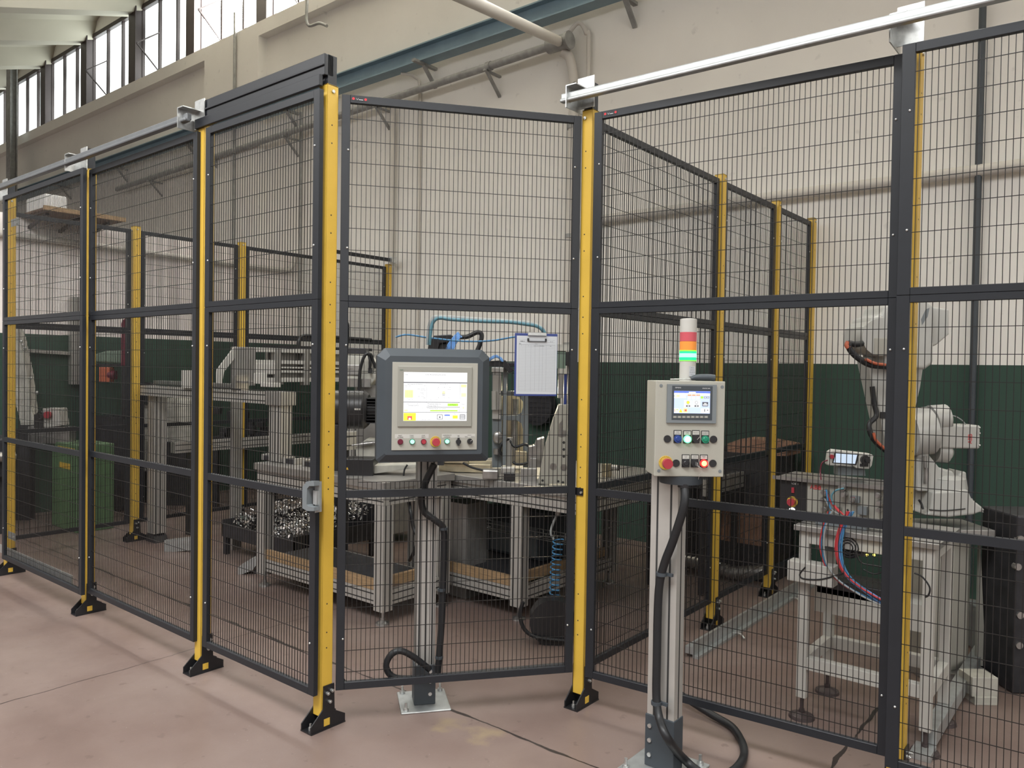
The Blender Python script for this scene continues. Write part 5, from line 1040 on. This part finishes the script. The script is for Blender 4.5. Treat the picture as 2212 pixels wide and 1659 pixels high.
for k in range(6): PB(m, g, [(2090+k*5, 1075+k*5), (2096+k*5, 1072+k*5), (2100+k*5, 1082+k*5), (2092+k*5, 1086+k*4)], -.03, .03)
m.build('connectors', 'alu', t)
m = MB(); v0 = g(2040, 1060, .02); v1 = g(2040, 1032, .02); m.cyl(v0, v1, .115, .105, n=28); m.cyl(v1, v1+Vector((0, 0, .02)), .105, .08, n=28); m.build('turntable', 'robot', t)
m = MB(); PB(m, g, [(1982, 1062), (1982, 985), (1990, 960), (2000, 955), (2010, 985), (2030, 1010), (2060, 1018), (2066, 1035), (2040, 1052), (2010, 1062)], -.05, .13); m.build('shoulder', 'robot', t, bevel=.012, seg=3)
m = MB(); v0 = g(2000, 1010, -.07); v1 = g(2000, 1045, -.07); m.cyl(v0, v1, .012, n=12); v0 = g(1998, 985, -.08); v1 = g(1998, 1010, -.08); m.cyl(v0, v1, .010, n=12); m.build('cable_gland', 'steel', t)
m = MB(); v0 = g(1960, 935, -.0); v1 = g(2005, 930, -.0); m.cyl(v0, v1, .13, n=28); m.cyl(v1, v1+Vector((.02, 0, 0)), .13, .10, n=28); m.build('axis_two_joint', 'robot', t)
m = MB(); v0 = g(2008, 905, 0); v1 = g(2042, 903, 0); m.cyl(v0, v1, .075, n=22); v2 = g(2048, 902, 0); m.cyl(v1, v2, .075, .05, n=22); m.cyl(g(2040, 892, -.05), g(2050, 894, -.05), .012, n=10); m.build('motor_cap', 'robot', t)
m = MB(); RB(m, g, 2005, 918, 2118, 969, -.06, .14); m.build('motor_housing', 'robot', t, bevel=.010, seg=3)
m = MB(); m.text('ABB', g(2096, 948, -.0615), .030, Matrix.Rotation(PI/2, 3, 'Y') @ Matrix.Identity(3) if False else (Matrix.Rotation(-PI/2, 3, 'Y') @ RX), 'CENTER', .0005); m.build('maker_mark', 'textr', t)
for px, py in ((2116, 924), (2116, 936), (2116, 962)):
    m = MB(); v = g(px, py, -.06); m.sph(v, .006, n=8, m=6); m.build('housing_screw', 'zinc', t)
m = MB(); v0 = g(2020, 975, 0); v1 = g(2046, 978, 0); m.cyl(v0, v1, .055, n=18); m.cyl(v1, g(2054, 980, 0), .055, .03, n=18); m.build('axis_one_motor', 'robot', t)
m = MB(); PB(m, g, [(1874, 780), (1880, 770), (1995, 768), (1995, 800), (1990, 835), (1975, 900), (1975, 985), (1918, 968), (1905, 920), (1884, 825)], -.03, .14); m.build('lower_arm', 'robot', t, bevel=.014, seg=3)
m = MB(); RB(m, g, 1902, 890, 1920, 904, -.035, .01); m.build('cable_clamp', 'blackp', t)
m = MB(); PB(m, g, [(1862, 745), (1866, 706), (1880, 694), (1884, 683), (1904, 680), (1912, 664), (1925, 650), (1960, 645), (2000, 647), (2018, 660), (2018, 785), (2000, 798), (1915, 795), (1905, 760), (1890, 765)], -.12, .25); m.build('elbow_housing', 'robot', t, bevel=.02, seg=3)
m = MB(); v0 = g(1904, 728, -.13); m.cyl(v0, v0+Vector((0, .10, 0)), .10, n=28); m.build('axis_four_joint', 'robot', t)
m = MB(); PB(m, g, [(2012, 662), (2051, 668), (2051, 722), (2024, 745), (2012, 750)], -.06, .16); m.build('forearm_motor_cover', 'robot', t, bevel=.010, seg=3)
m = MB(); RB(m, g, 1888, 730, 1922, 768, -.135, .02); m.build('cover_plate', 'lgrey', t, bevel=.006)
m = MB(); PB(m, g, [(1990, 690), (2000, 668), (2008, 665), (2004, 684), (1992, 702)], -.122, .01); m.build('recess', 'mgrey', t)
m = MB(); TB(m, g, [(1862, 742, -.13), (1848, 744, -.15), (1834, 742, -.16), (1836, 755, -.16), (1852, 772, -.16), (1880, 788, -.15), (1916, 792, -.13)], .016); m.build('hose_guard', 'rubber', t)
m = MB(); TB(m, g, [(1832, 738, -.165), (1829, 746, -.165), (1833, 752, -.17)], .012); TB(m, g, [(1870, 776, -.175), (1890, 785, -.17), (1912, 788, -.15)], .008); m.build('orange_stripe', 'orange', t)
m = MB(); TB(m, g, [(1884, 835, -.04), (1888, 870, -.04), (1893, 898, -.05), (1878, 915, -.06), (1880, 935, -.07), (1892, 955, -.07), (1915, 975, -.06)], .014); m.build('lower_hose', 'rubber', t)
m = MB(); TB(m, g, [(1887, 935, -.085), (1893, 952, -.085), (1912, 970, -.075)], .008); m.build('lower_orange_stripe', 'orange', t)
m = MB(); TB(m, g, [(2050, 896, -.05), (2065, 900, -.04), (2078, 908, -.03), (2086, 917, -.02)], .003, n=6); m.build('sensor_wire', 'greycable', t)
m = MB(); TB(m, g, [(1985, 1080, -.08), (1990, 1088, -.08), (1994, 1100, -.09)], .006, n=6); m.build('power_cable', 'rubber', t)
# floor beam, block and machine at the right edge
t = thing('floor_beam', 'pale painted beam lying on the floor right of the stand', 'beam', (-.70, 3.78, 0)); m = MB(); m.bx(-.03, .03, 0, 1.35, .03, .10); m.build('beam', 'galv', t, bevel=.004)
m = MB(); m.bx(-.05, .03, -.12, 0, .0, .03); m.build('end_foot', 'galv', t)
t = thing('machine_unit', 'dark machine with small fittings cut by the right edge of the view', 'machine', at(2215, 1500, Z=0), VA); g = G(t)
m = MB(); RB(m, g, 2192, 1115, 2290, 1500, 0, .3); m.build('casing', 'dark', t, bevel=.01)
for px, py in ((2206, 1165), (2208, 1178), (2200, 1225), (2205, 1330), (2203, 1395)):
    m = MB(); v = g(px, py, -.01); m.cyl(v, v+Vector((0, .03, 0)), .018, n=12); m.build('fitting', 'steel', t)
t = thing('wooden_block', 'pale wooden blocks stacked on the floor at the right edge', 'block', at(2130, 1522, Z=0), VA); g = G(t); m = MB(); RB(m, g, 2100, 1464, 2156, 1506, 0, .12); m.build('upper_block', 'whitedirty', t, bevel=.003); m = MB(); RB(m, g, 2106, 1506, 2155, 1524, -.01, .12); m.build('lower_block', 'whitedirty', t, bevel=.003)
t = thing('plastic_crate', 'grey-green plastic crate with slotted side near the right edge', 'crate', at(2140, 1415, Z=0), VA); g = G(t); m = MB(); PB(m, g, [(2120, 1412), (2124, 1318), (2168, 1324), (2168, 1412)], 0, .25); m.build('body', 'mgrey', t, bevel=.006)
m = MB()
for k in range(3): RB(m, g, 2126, 1330+k*7, 2160, 1333+k*7, -.003, .004)
m.build('slots', 'slot', t)
